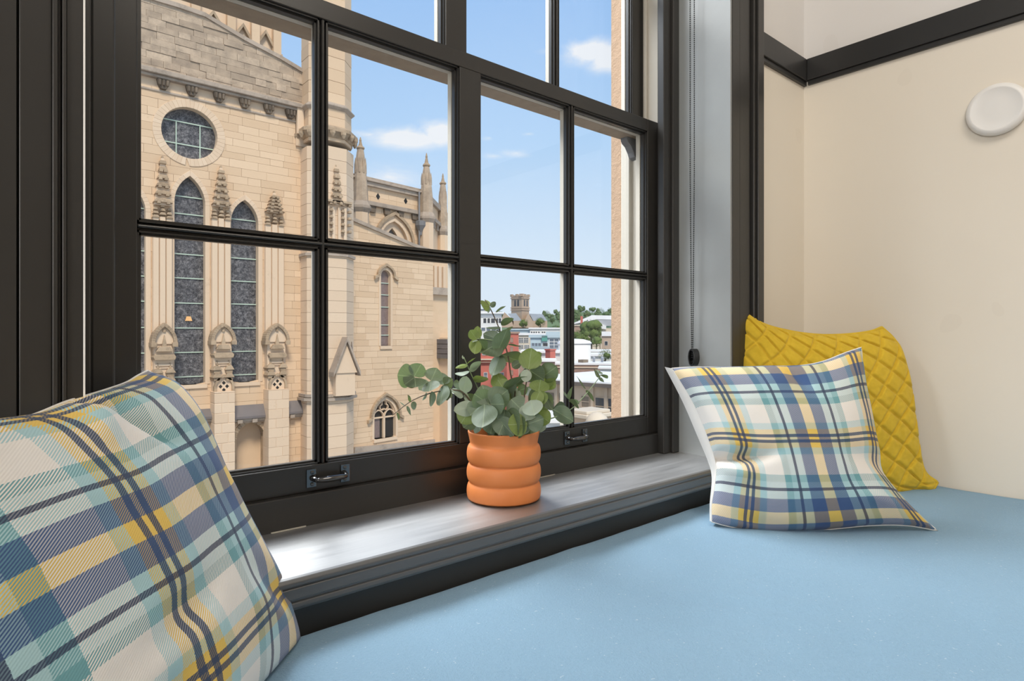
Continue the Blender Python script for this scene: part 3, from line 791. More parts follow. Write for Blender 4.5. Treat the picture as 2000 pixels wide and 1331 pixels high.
def leaf(st, bx, by, tx, ty, wpx, mat, shp=None, d0=0.0, d1=0.0, roll=None, flip=False):
    """leaf from stem pixel (bx, by) to tip (tx, ty), apparent width wpx; d0, d1 depth offsets of base and tip from the pot axis"""
    b, tp = at(bx, by, TP + d0), at(tx, ty, TP + d1 + LR.uniform(-.012, .012)); ax = tp - b; L = ax.length
    app = wpx * mm
    if shp is None: shp = 'r' if app / L > .72 else ('o' if app / L > .42 else 'p')
    full = {'r': 1.02, 'o': .72, 'p': .50}[shp] * L
    view = (Vector((0, 0, CZ)) - b).normalized(); yv = ax.normalized()
    side = view.cross(yv).normalized(); fwd = side.cross(yv).normalized()
    if fwd.dot(view) < 0: fwd = -fwd
    sx = 1.0
    if app < full: an = math.acos(max(.05, app / full))
    else: an = 0.0; sx = app / full
    if roll is not None: an = R(roll)
    an += LR.uniform(-.32, .32)
    if flip: an = -an
    xs = side * math.cos(an) + fwd * math.sin(an); zs = xs.cross(yv)
    M = Matrix((xs * L * sx, yv * L, zs * L)).transposed().to_4x4(); M.translation = b - PC
    o = bpy.data.objects.new('leaf', LM['leaf_' + mat, shp]); COL.objects.link(o); o.parent = st; o.matrix_local = M
    return o
G, E, D, P_ = 'grey', 'green', 'dark', 'pale'
BASE = (985, 850, 0)
# tall middle stem
s1 = stem([(988, 850, 0), (1000, 800, .0), (1006, 765, .0), (998, 735, .01), (993, 700, .01), (985, 670, .01), (970, 630, .0), (956, 600, .0), (947, 586, .0)], .0022, .0010, 'stem_bark')
for a in [(956, 598, 939, 594, 20, E, 'o', 0, -.03), (957, 598, 947, 586, 10, E, 'p', 0, .01), (958, 600, 968, 590, 11, D, 'o', 0, .01), (955, 600, 954, 612, 9, G, 'p', 0, -.01),
          (968, 610, 988, 598, 6, G, 'p', 0, .01), (979, 636, 1003, 622, 15, D, 'o', 0, -.01), (978, 640, 948, 641, 6, D, 'p', 0, .01), (984, 652, 1002, 638, 10, D, 'p', .01, .03), (982, 650, 966, 644, 5, D, 'p', .01, .02),
          (972, 690, 992, 642, 34, G, 'o', .0, -.01), (975, 668, 938, 690, 40, D, 'r', .01, -.02), (972, 662, 944, 652, 26, D, 'o', .01, .03), (993, 674, 1018, 677, 8, D, 'p', .01, .0),
          (976, 692, 962, 735, 24, G, 'o', .01, -.015), (978, 694, 1016, 708, 40, D, 'r', .0, .02), (978, 692, 970, 676, 20, D, 'o', .01, .03), (1000, 718, 1018, 706, 18, D, 'o', .01, .02)]: leaf(s1, *a)
# short side twig with two bright leaves left of the tall stem
s2 = stem([(974, 668, 0), (955, 664, -.02), (932, 662, -.03)], .0012, .0008, 'stem_green')
for a in [(931, 663, 918, 645, 22, E, 'o', -.03, -.04), (931, 663, 927, 692, 26, E, 'o', -.03, -.05), (933, 662, 933, 637, 18, E, 'o', -.03, -.02), (930, 664, 924, 669, 5, P_, 'p', -.03, -.05), (936, 664, 948, 685, 22, D, 'o', -.03, -.01)]: leaf(s2, *a)
# small pale sprig in front of the dark centre bar
s3 = stem([(938, 800, .02), (935, 765, .02), (922, 735, .02), (912, 712, .02), (906, 698, .02)], .0014, .0008, 'stem_green')
for a in [(912, 712, 889, 720, 6, E, 'p', .02, .0), (912, 711, 929, 699, 6, E, 'p', .02, .03), (917, 726, 888, 730, 10, P_, 'o', .02, .01), (919, 727, 939, 706, 13, P_, 'o', .02, .02), (905, 702, 903, 694, 4, P_, 'p', .02, .02), (928, 747, 951, 738, 13, E, 'o', .02, .0)]: leaf(s3, *a)
# long arm to the left
s4 = stem([(960, 850, .0), (930, 800, -.01), (905, 768, -.02), (885, 762, -.03), (860, 764, -.03), (830, 772, -.04), (800, 786, -.05), (766, 812, -.06)], .0022, .0008, 'stem_bark')
for a in [(808, 736, 776, 733, 46, G, 'r', -.04, -.06), (810, 737, 790, 752, 30, D, 'o', -.04, -.07), (809, 736, 823, 711, 36, G, 'r', -.04, -.03), (810, 738, 812, 757, 40, D, 'r', -.04, -.06), (842, 744, 853, 719, 36, G, 'r', -.04, -.02), (842, 744, 838, 765, 34, D, 'r', -.04, -.07),
          (866, 752, 862, 728, 30, G, 'r', -.03, .0), (868, 753, 884, 741, 26, D, 'o', -.03, -.0), (838, 746, 818, 762, 24, P_, 'o', -.04, -.01), (843, 765, 842, 795, 14, G, 'o', -.04, -.05), (866, 753, 858, 793, 22, G, 'o', -.03, -.05), (866, 752, 874, 783, 20, G, 'o', -.03, -.03), (834, 768, 825, 783, 8, G, 'p', -.04, -.03), (868, 758, 880, 778, 14, D, 'o', -.03, -.01),
          (803, 784, 796, 772, 9, D, 'p', -.05, -.06), (804, 786, 811, 800, 10, D, 'o', -.05, -.06), (793, 794, 780, 785, 4, D, 'p', -.05, -.05), (794, 794, 803, 812, 5, D, 'p', -.05, -.05), (776, 806, 779, 822, 5, D, 'p', -.06, -.06),
          (905, 768, 911, 735, 28, P_, 'o', -.02, -.03), (903, 769, 883, 766, 16, P_, 'o', -.02, -.04), (905, 768, 893, 742, 22, G, 'o', -.02, .0), (898, 770, 885, 758, 10, P_, 'o', -.02, -.0)]: leaf(s4, *a)
# arm to the right
s5 = stem([(1015, 850, .0), (1050, 826, -.01), (1085, 815, -.02), (1115, 800, -.02), (1145, 770, -.02), (1175, 732, -.02)], .0018, .0008, 'stem_green')
for a in [(1172, 735, 1160, 723, 10, D, 'o', -.02, -.03), (1170, 738, 1180, 747, 7, D, 'p', -.02, -.03), (1174, 732, 1186, 740, 8, D, 'o', -.02, -.0), (1176, 731, 1164, 722, 7, G, 'p', -.02, -.0), (1144, 760, 1126, 735, 7, D, 'p', -.02, -.02), (1145, 762, 1160, 785, 5, D, 'p', -.02, -.02),
          (1113, 780, 1117, 756, 12, D, 'o', -.02, -.03), (1112, 782, 1131, 798, 13, D, 'o', -.02, -.03), (1112, 781, 1101, 765, 6, G, 'p', -.02, -.0), (1113, 781, 1131, 790, 8, G, 'p', -.02, .0), (1080, 800, 1120, 824, 30, G, 'o', -.02, -.04), (1080, 800, 1103, 792, 16, D, 'o', -.02, .0), (1080, 802, 1060, 770, 22, D, 'o', -.02, .0)]: leaf(s5, *a)
# upright at the right with big round leaves
s6 = stem([(1005, 850, .0), (1020, 800, -.01), (1026, 760, -.01), (1032, 722, -.01)], .002, .0012, 'stem_bark')
for a in [(1032, 722, 1038, 680, 46, E, 'r', -.01, -.01), (1034, 722, 1058, 690, 34, E, 'r', .01, .03), (1036, 722, 1020, 700, 20, P_, 'o', .02, .03), (1034, 724, 1062, 742, 40, D, 'r', -.01, -.01), (1030, 722, 1025, 747, 22, P_, 'o', -.02, -.04), (1028, 724, 1012, 738, 18, D, 'o', .0, .02),
          (1060, 736, 1088, 716, 40, G, 'r', .02, .0), (1062, 738, 1086, 742, 34, E, 'r', .02, .03), (1064, 748, 1086, 739, 10, E, 'p', .02, .0), (1066, 745, 1085, 758, 26, E, 'r', .03, .04), (1052, 766, 1056, 742, 40, E, 'r', -.03, -.04), (1055, 763, 1042, 792, 26, E, 'o', -.03, -.05), (1058, 764, 1058, 792, 24, E, 'o', -.03, -.03), (1060, 768, 1078, 796, 24, D, 'o', -.01, .0), (1048, 760, 1034, 788, 20, D, 'o', -.01, .0)]: leaf(s6, *a)
# low dome of foliage over the rim
s7 = stem([(980, 852, .0), (978, 820, .0), (972, 790, -.01), (968, 760, .0)], .002, .001, 'stem_green')
for a in [(958, 790, 992, 762, 46, G, 'r', -.05, -.06), (956, 792, 942, 752, 44, G, 'r', -.05, -.03), (958, 790, 985, 790, 40, G, 'r', -.05, -.07), (952, 788, 926, 770, 42, G, 'r', -.04, -.06), (946, 790, 942, 836, 46, G, 'r', -.06, -.09), (940, 790, 918, 812, 40, G, 'r', -.04, -.05), (930, 792, 886, 803, 26, P_, 'o', -.03, -.04), (914, 786, 908, 762, 12, P_, 'p', -.02, .0), (918, 800, 900, 828, 40, E, 'r', -.03, -.04), (925, 820, 905, 836, 28, G, 'r', -.02, -.05),
          (985, 762, 970, 728, 34, E, 'r', .0, .03), (986, 764, 972, 742, 34, E, 'r', -.01, .0), (986, 766, 1006, 744, 26, D, 'o', -.01, -.02), (984, 768, 1030, 736, 16, D, 'o', -.01, -.02), (990, 770, 962, 756, 30, E, 'r', .02, .02), (998, 780, 1018, 800, 42, G, 'r', -.04, -.05), (1000, 778, 1008, 756, 30, P_, 'r', .0, .02), (1004, 790, 990, 765, 18, E, 'o', .0, .0),
          (1036, 782, 1044, 812, 40, P_, 'r', -.06, -.08), (1034, 790, 1030, 822, 36, P_, 'r', -.05, -.06), (1030, 828, 992, 830, 44, E, 'r', -.07, -.09), (1028, 830, 1062, 818, 38, G, 'r', -.06, -.06), (985, 800, 978, 842, 34, D, 'r', -.05, -.07), (990, 804, 1012, 850, 30, D, 'r', -.05, -.08), (972, 818, 1004, 852, 30, G, 'o', -.06, -.085), (1050, 808, 1074, 826, 34, E, 'r', -.02, -.04), (1052, 806, 1070, 795, 24, E, 'r', .0, .0), (1046, 828, 1066, 838, 26, P_, 'o', .0, -.02),
          (970, 800, 962, 826, 20, E, 'o', .0, -.0), (985, 806, 984, 830, 14, E, 'o', .0, .0), (975, 812, 985, 790, 12, E, 'o', .01, .02), (1004, 820, 1016, 800, 26, D, 'r', .0, .01), (960, 836, 944, 818, 30, D, 'r', -.01, .0), (1010, 836, 1030, 842, 30, D, 'r', .0, -.03), (1000, 790, 1002, 764, 12, D, 'o', .0, .0),
          (955, 838, 972, 848, 26, D, 'r', -.02, -.05), (986, 820, 974, 850, 40, G, 'r', -.06, -.085), (1002, 822, 1022, 850, 36, D, 'r', -.05, -.075), (962, 822, 958, 848, 34, D, 'r', -.05, -.08), (1012, 838, 1036, 850, 30, D, 'r', -.02, -.05), (1020, 832, 1016, 852, 26, G, 'r', -.04, -.07), (948, 832, 966, 846, 26, G, 'r', -.03, -.06), (1002, 830, 990, 848, 30, D, 'r', -.02, -.04), (1036, 836, 1050, 842, 22, G, 'r', -.02, -.03), (930, 824, 938, 842, 24, D, 'r', -.01, -.03), (1044, 770, 1030, 756, 26, D, 'r', .02, .03), (1012, 764, 1030, 758, 26, D, 'r', .01, .02), (948, 770, 934, 780, 28, D, 'r', .02, .02), (925, 790, 912, 770, 26, D, 'r', .02, .02), (1040, 800, 1060, 800, 30, D, 'r', .03, .03), (980, 790, 960, 780, 30, D, 'r', .04, .04), (1000, 820, 980, 810, 34, D, 'r', .05, .04)]: leaf(s7, *a)
# ------------------------------------------------------------------ the stone church across the street
class Wall:
    """upright wall plane: s runs along it, w comes towards the viewer, z is up"""
    def __init__(s, p, ang): s.p = Vector((p[0], p[1], 0)); s.d = Vector((math.cos(ang), math.sin(ang), 0)); s.n = Vector((math.sin(ang), -math.cos(ang), 0))
    def P(s, a, z, w=0.0): v = s.p + s.d * a + s.n * w; v.z = z; return v
    def sz(s, x, y, w=0.0):
        q = on_plane(x, y, s.p + s.n * w, s.n); return ((q - s.p).dot(s.d), q.z)
    def poly(s, mb, pts, w0, w1, tint=None): return mb.prism([s.P(a, z, w1) for a, z in pts][::1], s.n * (w0 - w1), tint=tint)
    def box(s, mb, a0, a1, z0, z1, w0, w1, tint=None): return s.poly(mb, [(a0, z0), (a1, z0), (a1, z1), (a0, z1)], w0, w1, tint)
class Opening:
    """half(z): half width of the hole at height z (0 outside)"""
    def __init__(s, c, z0, z1, half): s.c, s.z0, s.z1, s.half = c, z0, z1, half
def arch_op(c, hw, z0, zs, z1):
    rise = z1 - zs; Rr = (hw * hw + rise * rise) / (2 * hw)
    def half(z):
        if z < z0 or z > z1: return 0.0
        if z <= zs: return hw
        return max(0.0, math.sqrt(max(0, Rr * Rr - (z - zs) ** 2)) - (Rr - hw))
    o = Opening(c, z0, z1, half); o.outline = [(hw, z0), (hw, zs)] + [(half(zs + rise * k / 8), zs + rise * k / 8) for k in range(1, 8)] + [(0, z1)]
    return o
def rect_op(c, hw, z0, z1):
    o = Opening(c, z0, z1, lambda z: hw if z0 <= z <= z1 else 0.0); o.outline = [(hw, z0), (hw, z1)]; return o
def round_op(c, zc, r):
    o = Opening(c, zc - r, zc + r, lambda z: math.sqrt(max(0, r * r - (z - zc) ** 2))); o.outline = [(r * math.cos(a), zc + r * math.sin(a)) for a in [(-90 + 180 * k / 24) * math.pi / 180 for k in range(25)]]; return o
def ring(o, grow):
    """closed outline of an opening, grown outwards"""
    h = []
    n = len(o.outline)
    for i, (a, z) in enumerate(o.outline):
        p0 = o.outline[max(0, i - 1)]; p1 = o.outline[min(n - 1, i + 1)]
        dx, dz = p1[0] - p0[0], p1[1] - p0[1]; L = math.hypot(dx, dz) or 1
        nx, nz = dz / L, -dx / L
        if i == n - 1 and a < 1e-6: nx, nz = 0, 1; grow_ = grow * 1.25
        else: grow_ = grow
        h.append((a + nx * grow_, z + nz * grow_))
    pts = [(o.c + a, z) for a, z in h] + [(o.c - a, z) for a, z in h[::-1] if a > 1e-6]
    return pts
def surround(wl, o, wid, w0, w1, open_bottom=True):
    """moulded frame round an opening as a mesh of segments"""
    mb = MB(); A, Bq = ring(o, -.02), ring(o, wid)
    m_ = min(len(A), len(Bq))
    for i in range(m_ - 1):
        tn = random.random()
        wl.poly(mb, [A[i], A[i + 1], Bq[i + 1], Bq[i]], w0, w1, tn)
    if not open_bottom: wl.poly(mb, [A[-1], A[0], Bq[0], Bq[-1]], w0, w1)
    return mb
STONES = []                                  # (screen size, MB, wall name)
def courses(wl, clip, ops, ch, lw, z0, z1, joint=.009, dep=.16, proud=.014, mat='limestone', rnd=None):
    """ashlar: every stone its own block. clip(z) -> (s0, s1) or None is the wall outline"""
    rn = rnd or random.Random(5); z = z0
    while z < z1 - .02:
        h = ch * rn.uniform(.85, 1.15); za, zb = z + joint, min(z + h, z1)
        zm = [za, (2 * za + zb) / 3, (za + 2 * zb) / 3, zb]; z += h
        cs = [clip(q) for q in zm]
        if any(c is None for c in cs): 
            if cs[0] is None: continue
            good = [c for c in cs if c is not None]; cs = [c if c else good[-1] for c in cs]
            zb = za + (zb - za) * len(good) / 4; zm = [za, (2 * za + zb) / 3, (za + 2 * zb) / 3, zb]
            if zb - za < .04: continue
        bounds = [('edge', [c[0] for c in cs], [c[1] for c in cs])]
        spans = []; left = [c[0] for c in cs]
        for o in sorted([o for o in ops if o.z0 < zb and o.z1 > za], key=lambda o: o.c):
            hw = [o.half(q) for q in zm]
            spans.append((left, [o.c - q for q in hw])); left = [o.c + q for q in hw]
        spans.append((left, [c[1] for c in cs]))
        for l, r in spans:
            lo, hi = min(l), max(r)
            if hi - lo < .06: continue
            cuts = []; x = lo + lw * rn.uniform(.3, 1.0)
            while x < hi - lw * .35:
                if x > max(l) + .03 and x < min(r) - .03: cuts.append(x)
                x += lw * rn.uniform(.55, 1.45)
            bs = [l] + [[c] * 4 for c in cuts] + [r]
            for a, b in zip(bs, bs[1:]):
                ja = joint / 2
                pl = [(p + ja, q) for p, q in zip(a, zm)]; prr = [(p - ja, q) for p, q in zip(b, zm)]
                if max(p2 - p1 for (p1, _), (p2, _) in zip(pl, prr)) < .05: continue
                if all(abs(p[0] - pl[0][0]) < 1e-4 for p in pl): pl = [pl[0], pl[-1]]
                if all(abs(p[0] - prr[0][0]) < 1e-4 for p in prr): prr = [prr[0], prr[-1]]
                pts = prr + pl[::-1]
                mb = MB(); wl.poly(mb, pts, -dep, proud * rn.uniform(.2, 1.0), rn.random())
                mb.f.pop(1); mb.sm.pop(1); mb.tint.pop(1)
                c = wl.P(sum(p for p, _ in pts) / len(pts), (za + zb) / 2)
                dist = math.hypot(c.x, c.y); xs = [p for p, _ in pts]
                dep_ = c.x * SP + c.y * CP; px = 1000 + F * (c.x * CP - c.y * SP) / dep_; py = YH - F * (c.z - CZ) / dep_
                vis = (275 < px < 890) and (10 < py < 905)
                STONES.append(((max(xs) - min(xs)) * (zb - za) / dist ** 2 if vis else 0, mb, mat))
YM = 28.0
FW = Wall((0, YM), 0.0)
church = empty('stone_church', (FW.sz(450, 652)[0], YM, -11.0), 'big pale sandstone church with lancet windows and pinnacles filling the left panes', 'church')
LOW = -9.2
S = lambda x, y=652, w=0.0: FW.sz(x, y, w)[0]
Zf = lambda x, y, w=0.0: FW.sz(x, y, w)[1]
cR = S(371)
rose_z = (Zf(371, 210) + Zf(371, 311)) / 2; rose = round_op(cR, rose_z, (Zf(371, 210) - Zf(371, 311)) / 2)
l1 = arch_op(cR, (S(402) - S(340)) / 2, Zf(371, 752), Zf(371, 398), Zf(371, 343))
c2s = (S(450) + S(505)) / 2; hw2 = (S(505) - S(450)) / 2
l2 = arch_op(c2s, hw2, Zf(478, 747), Zf(478, 436), Zf(478, 390))
l0 = arch_op(2 * cR - c2s, hw2, l2.z0, Zf(478, 436), l2.z1)
cN = (S(461) + S(517)) / 2; hN = (S(517) - S(461)) / 2
n2 = arch_op(cN, hN, LOW, Zf(489, 856), Zf(489, 825)); n1 = arch_op(2 * S(430, 652) - cN - .15, hN, LOW, n2.z1 - .75, n2.z1); 
OPS = [rose, l1, l2, l0, n2, n1]
zc0 = Zf(440, 176)                            # cornice
right_end = S(606)
# body behind the stones: backing slabs leave the openings free
bk = MB()
sL = S(255) - 13.0
def backing(wl, mb, ops, s0, s1, z0, z1, w0, w1):
    zs = sorted({z0, z1} | {min(max(q, z0), z1) for o in ops for q in (o.z0, o.z1)})
    fine_ = []
    for a, b in zip(zs, zs[1:]):
        k = max(1, int((b - a) / .35)) if any(o.z0 < b and o.z1 > a for o in ops) else 1
        fine_ += [(a + (b - a) * i / k, a + (b - a) * (i + 1) / k) for i in range(k)]
    for a, b in fine_:
        x = s0
        for o in sorted([o for o in ops if o.z0 < b - 1e-4 and o.z1 > a + 1e-4], key=lambda o: o.c):
            hw = max(o.half(a + 1e-3), o.half(b - 1e-3), o.half((a + b) / 2)); 
            if o.c - hw > x: wl.box(mb, x, o.c - hw, a, b, w0, w1, .3)
            x = max(x, o.c + hw)
        if x < s1: wl.box(mb, x, s1, a, b, w0, w1, .3)
backing(FW, bk, OPS, sL, right_end, LOW, zc0, -.55, -.03)
bk.build('wall_core', 'limestone', church)
courses(FW, lambda z: (sL + .2, right_end), OPS, .335, 1.0, LOW, zc0 - .55, rnd=random.Random(11))
# gable above the cornice, sooty
gpts = [(sL, Zf(300, 13)), (S(345), Zf(345, 13)), (S(400), Zf(400, 32)), (S(477), Zf(477, 78)), (S(546), Zf(546, 114)), (S(606), Zf(606, 150))]
def gable_right(z):
    if z < gpts[-1][1]: return right_end
    for (a, za), (b, zb) in zip(gpts[1:], gpts[2:]):
        if zb <= z <= za: return a + (b - a) * (za - z) / (za - zb)
    return None
gb = MB(); FW.poly(gb, [(sL, zc0), (right_end, zc0)] + gpts[:0:-1] + [gpts[0]], -.9, -.13); gb.build('gable_core', 'limestone_sooty', church)
courses(FW, lambda z: (sL + .2, gable_right(z)) if gable_right(z) else None, [], .28, .72, zc0 + .05, gpts[1][1], proud=-.06, mat='limestone_sooty', rnd=random.Random(21))
cp = MB()
for (a, za), (b, zb) in zip(gpts, gpts[1:]): FW.poly(cp, [(a, za - .02), (b, zb - .02), (b, zb + .16), (a, za + .16)], -1.0, .04)
cp.build('coping', 'weathered_stone', church)
# cornice with corbels
co = MB(); FW.box(co, sL, S(588), zc0 - .10, zc0 + .10, -.1, .34); FW.box(co, sL, S(588), zc0 - .22, zc0 - .10, -.1, .22); FW.box(co, sL, S(586), zc0 - .74, zc0 - .64, -.1, .06)
co.build('cornice', 'weathered_stone', church, bevel=.03)
cb = MB(); FW.box(cb, sL, S(586), zc0 - .64, zc0 - .22, -.1, -.02); cb.build('frieze', 'limestone_smooth', church)
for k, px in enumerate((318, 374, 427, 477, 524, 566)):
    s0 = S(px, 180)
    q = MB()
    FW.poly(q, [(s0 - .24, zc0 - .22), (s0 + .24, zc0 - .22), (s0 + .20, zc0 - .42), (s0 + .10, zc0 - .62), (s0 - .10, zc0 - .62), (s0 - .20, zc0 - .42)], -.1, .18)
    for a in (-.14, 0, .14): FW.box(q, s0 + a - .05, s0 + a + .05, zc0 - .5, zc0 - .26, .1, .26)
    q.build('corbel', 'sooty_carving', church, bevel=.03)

def window(wl, o, par, glass, bars, wid, upright=0, round_=False, depth=-.34, sill=True):
    pts = ring(o, .0)
    g = MB(); wl.poly(g, [(a, z) for a, z in pts], depth - .04, depth); wd = g.build('window', glass, par)
    for zb in bars:
        hw = o.half(zb)
        if hw > .05: b = MB(); wl.box(b, o.c - hw, o.c + hw, zb - .022, zb + .022, depth, depth + .05); b.build('glazing_bar', 'copper_bar', wd)
    for k in range(upright):
        x = (k + 1) / (upright + 1) * 2 - 1
        zz = [z for z in [o.z0 + (o.z1 - o.z0) * i / 60 for i in range(61)] if o.half(z) > abs(x) * max(q for q, _ in o.outline)]
        b = MB(); xx = o.c + x * max(q for q, _ in o.outline); wl.box(b, xx - .022, xx + .022, min(zz), max(zz), depth, depth + .045); b.build('glazing_bar', 'copper_bar', wd)
    # splayed reveal and moulded frame
    rv = MB(); A, Bq = ring(o, -.012), ring(o, .035)
    for i in range(len(A) - 1): wl.poly(rv, [A[i], A[i + 1], Bq[i + 1], Bq[i]], depth - .1, .012, .8)
    if round_ or sill: wl.poly(rv, [A[-1], A[0], Bq[0], Bq[-1]], depth - .1, .012, .8)
    rv.build('reveal', 'limestone_smooth', wd)
    sr = surround(wl, o, wid, -.05, .035, not round_); sr.build('surround', 'limestone_smooth', par, bevel=.012)
    if sill:
        q = MB(); wl.poly(q, [(o.c - o.outline[0][0] - .05, o.z0 - .16), (o.c + o.outline[0][0] + .05, o.z0 - .16), (o.c + o.outline[0][0] + .05, o.z0), (o.c - o.outline[0][0] - .05, o.z0)], depth, .08); q.build('window_sill', 'limestone_smooth', par)
    return wd
bz = lambda px, ys: [Zf(px, y) for y in ys]
rz = rose.outline[-1][1] - rose_z
window(FW, rose, church, 'leaded_glass', [rose_z - .02 - rz * .38, rose_z + rz * .46], .30, 0, True, sill=False)
wrose = [c for c in church.children if c.name.startswith('window')][0]
for x in (-.42, .42):
    hh = math.sqrt(1 - x * x) * rz; b = MB(); FW.box(b, cR + x * rz - .02, cR + x * rz + .02, rose_z - hh, rose_z + hh * .5, -.34, -.295); b.build('glazing_bar', 'copper_bar', wrose)
window(FW, l1, church, 'leaded_glass', bz(371, (383, 417, 496, 543, 592, 641, 689, 737)), .17)
window(FW, l2, church, 'leaded_glass', bz(478, (428, 504, 549, 594, 641, 687, 733)), .17)
window(FW, l0, church, 'leaded_glass', bz(478, (428, 504, 549, 594, 641, 687, 733)), .17)
lamp = MB(); FW.poly(lamp, [(S(365), Zf(371, 627)), (S(379), Zf(371, 627)), (S(376), Zf(371, 618)), (S(368), Zf(371, 618))], -.40, -.30); lamp.build('hanging_lamp', 'lamp_glow', church)
bt = MB(); FW.box(bt, sL, right_end + .3, LOW, zc0, -1.6, -1.2); bt.build('inner_wall', 'dark_void', church)
# blind arches at the foot
for o in (n2, n1):
    bkp = MB(); FW.poly(bkp, ring(o, 0), -.62, -.56); bkp.build('arch_back', 'limestone', church)
    surround(FW, o, .16, -.5, .05).build('arch_moulding', 'carved_stone', church, bevel=.02)
# wide plain panel under each lancet and the dark sloping water table between the piers
for xa, xb, y0, y1 in ((372, 416, 806, 818), (453, 522, 797, 816), (556, 614, 788, 806)):
    m_ = MB(); a, b = S(xa, 800), S(xb, 800); zt, zl = Zf((xa + xb) / 2, y0) + .14, Zf((xa + xb) / 2, y1)
    m_.add([FW.P(a, zt, .02), FW.P(b, zt, .02), FW.P(b, zl + .1, .34), FW.P(a, zl + .1, .34), FW.P(a, zl, .34), FW.P(b, zl, .34), FW.P(b, zl, -.1), FW.P(a, zl, -.1)],
           [(3, 2, 1, 0), (4, 5, 2, 3), (7, 6, 5, 4), (0, 7, 4, 3), (1, 2, 5, 6)]); m_.build('water_table', 'slate', church)
    m_ = MB(); FW.box(m_, a, b, zl - .12, zl, -.1, .26); FW.box(m_, a, b, zl - .20, zl - .12, -.1, .16)
    k = a + .15
    while k < b - .2: FW.box(m_, k, k + .22, zl - .20, zl - .02, .1, .31); k += .62
    m_.build('string_course', 'weathered_stone', church, bevel=.02)

def pinnacle_relief(wl, par, px, ytip, ybase, wpx, w0):
    """tapering crocketed pinnacle carved in tiers on the wall"""
    c, zt = wl.sz(px, ytip); _, zb = wl.sz(px, ybase); hw = (wl.sz(px + wpx / 2, ybase)[0] - wl.sz(px - wpx / 2, ybase)[0]) / 2
    m_ = MB(); n = 5; L = zt - zb
    m_.prism([wl.P(c - hw, zb, w0), wl.P(c + hw, zb, w0), wl.P(c + .05, zt - .1, w0 - .1), wl.P(c - .05, zt - .1, w0 - .1)], wl.n * (-w0))
    m_.build('pinnacle_core', 'limestone_smooth', par)
    lip = MB()
    for k in range(n):
        f = k / n; z = zb + L * (.05 + .80 * f); h = hw * (1 - .70 * f); th = L * .075
        wl.poly(lip, [(c - h * 1.12, z), (c + h * 1.12, z), (c + h * .80, z + th), (c - h * .80, z + th)], 0, w0 + .12 - .08 * f)
        for s_ in (-1, 1): wl.poly(lip, [(c + s_ * h * .55 - .07, z - .07), (c + s_ * h * .55 + .07, z - .07), (c + s_ * h * .55 + .05, z + .06), (c + s_ * h * .55 - .05, z + .06)], 0, w0 + .17 - .08 * f)
    wl.poly(lip, [(c - .13, zt - .34), (c + .13, zt - .34), (c + .10, zt - .20), (c - .10, zt - .20)], 0, w0); wl.poly(lip, [(c - .05, zt - .2), (c + .05, zt - .2), (c + .03, zt), (c - .03, zt)], 0, w0 - .1)
    lip.build('crocket', 'carved_stone', par, bevel=.02)
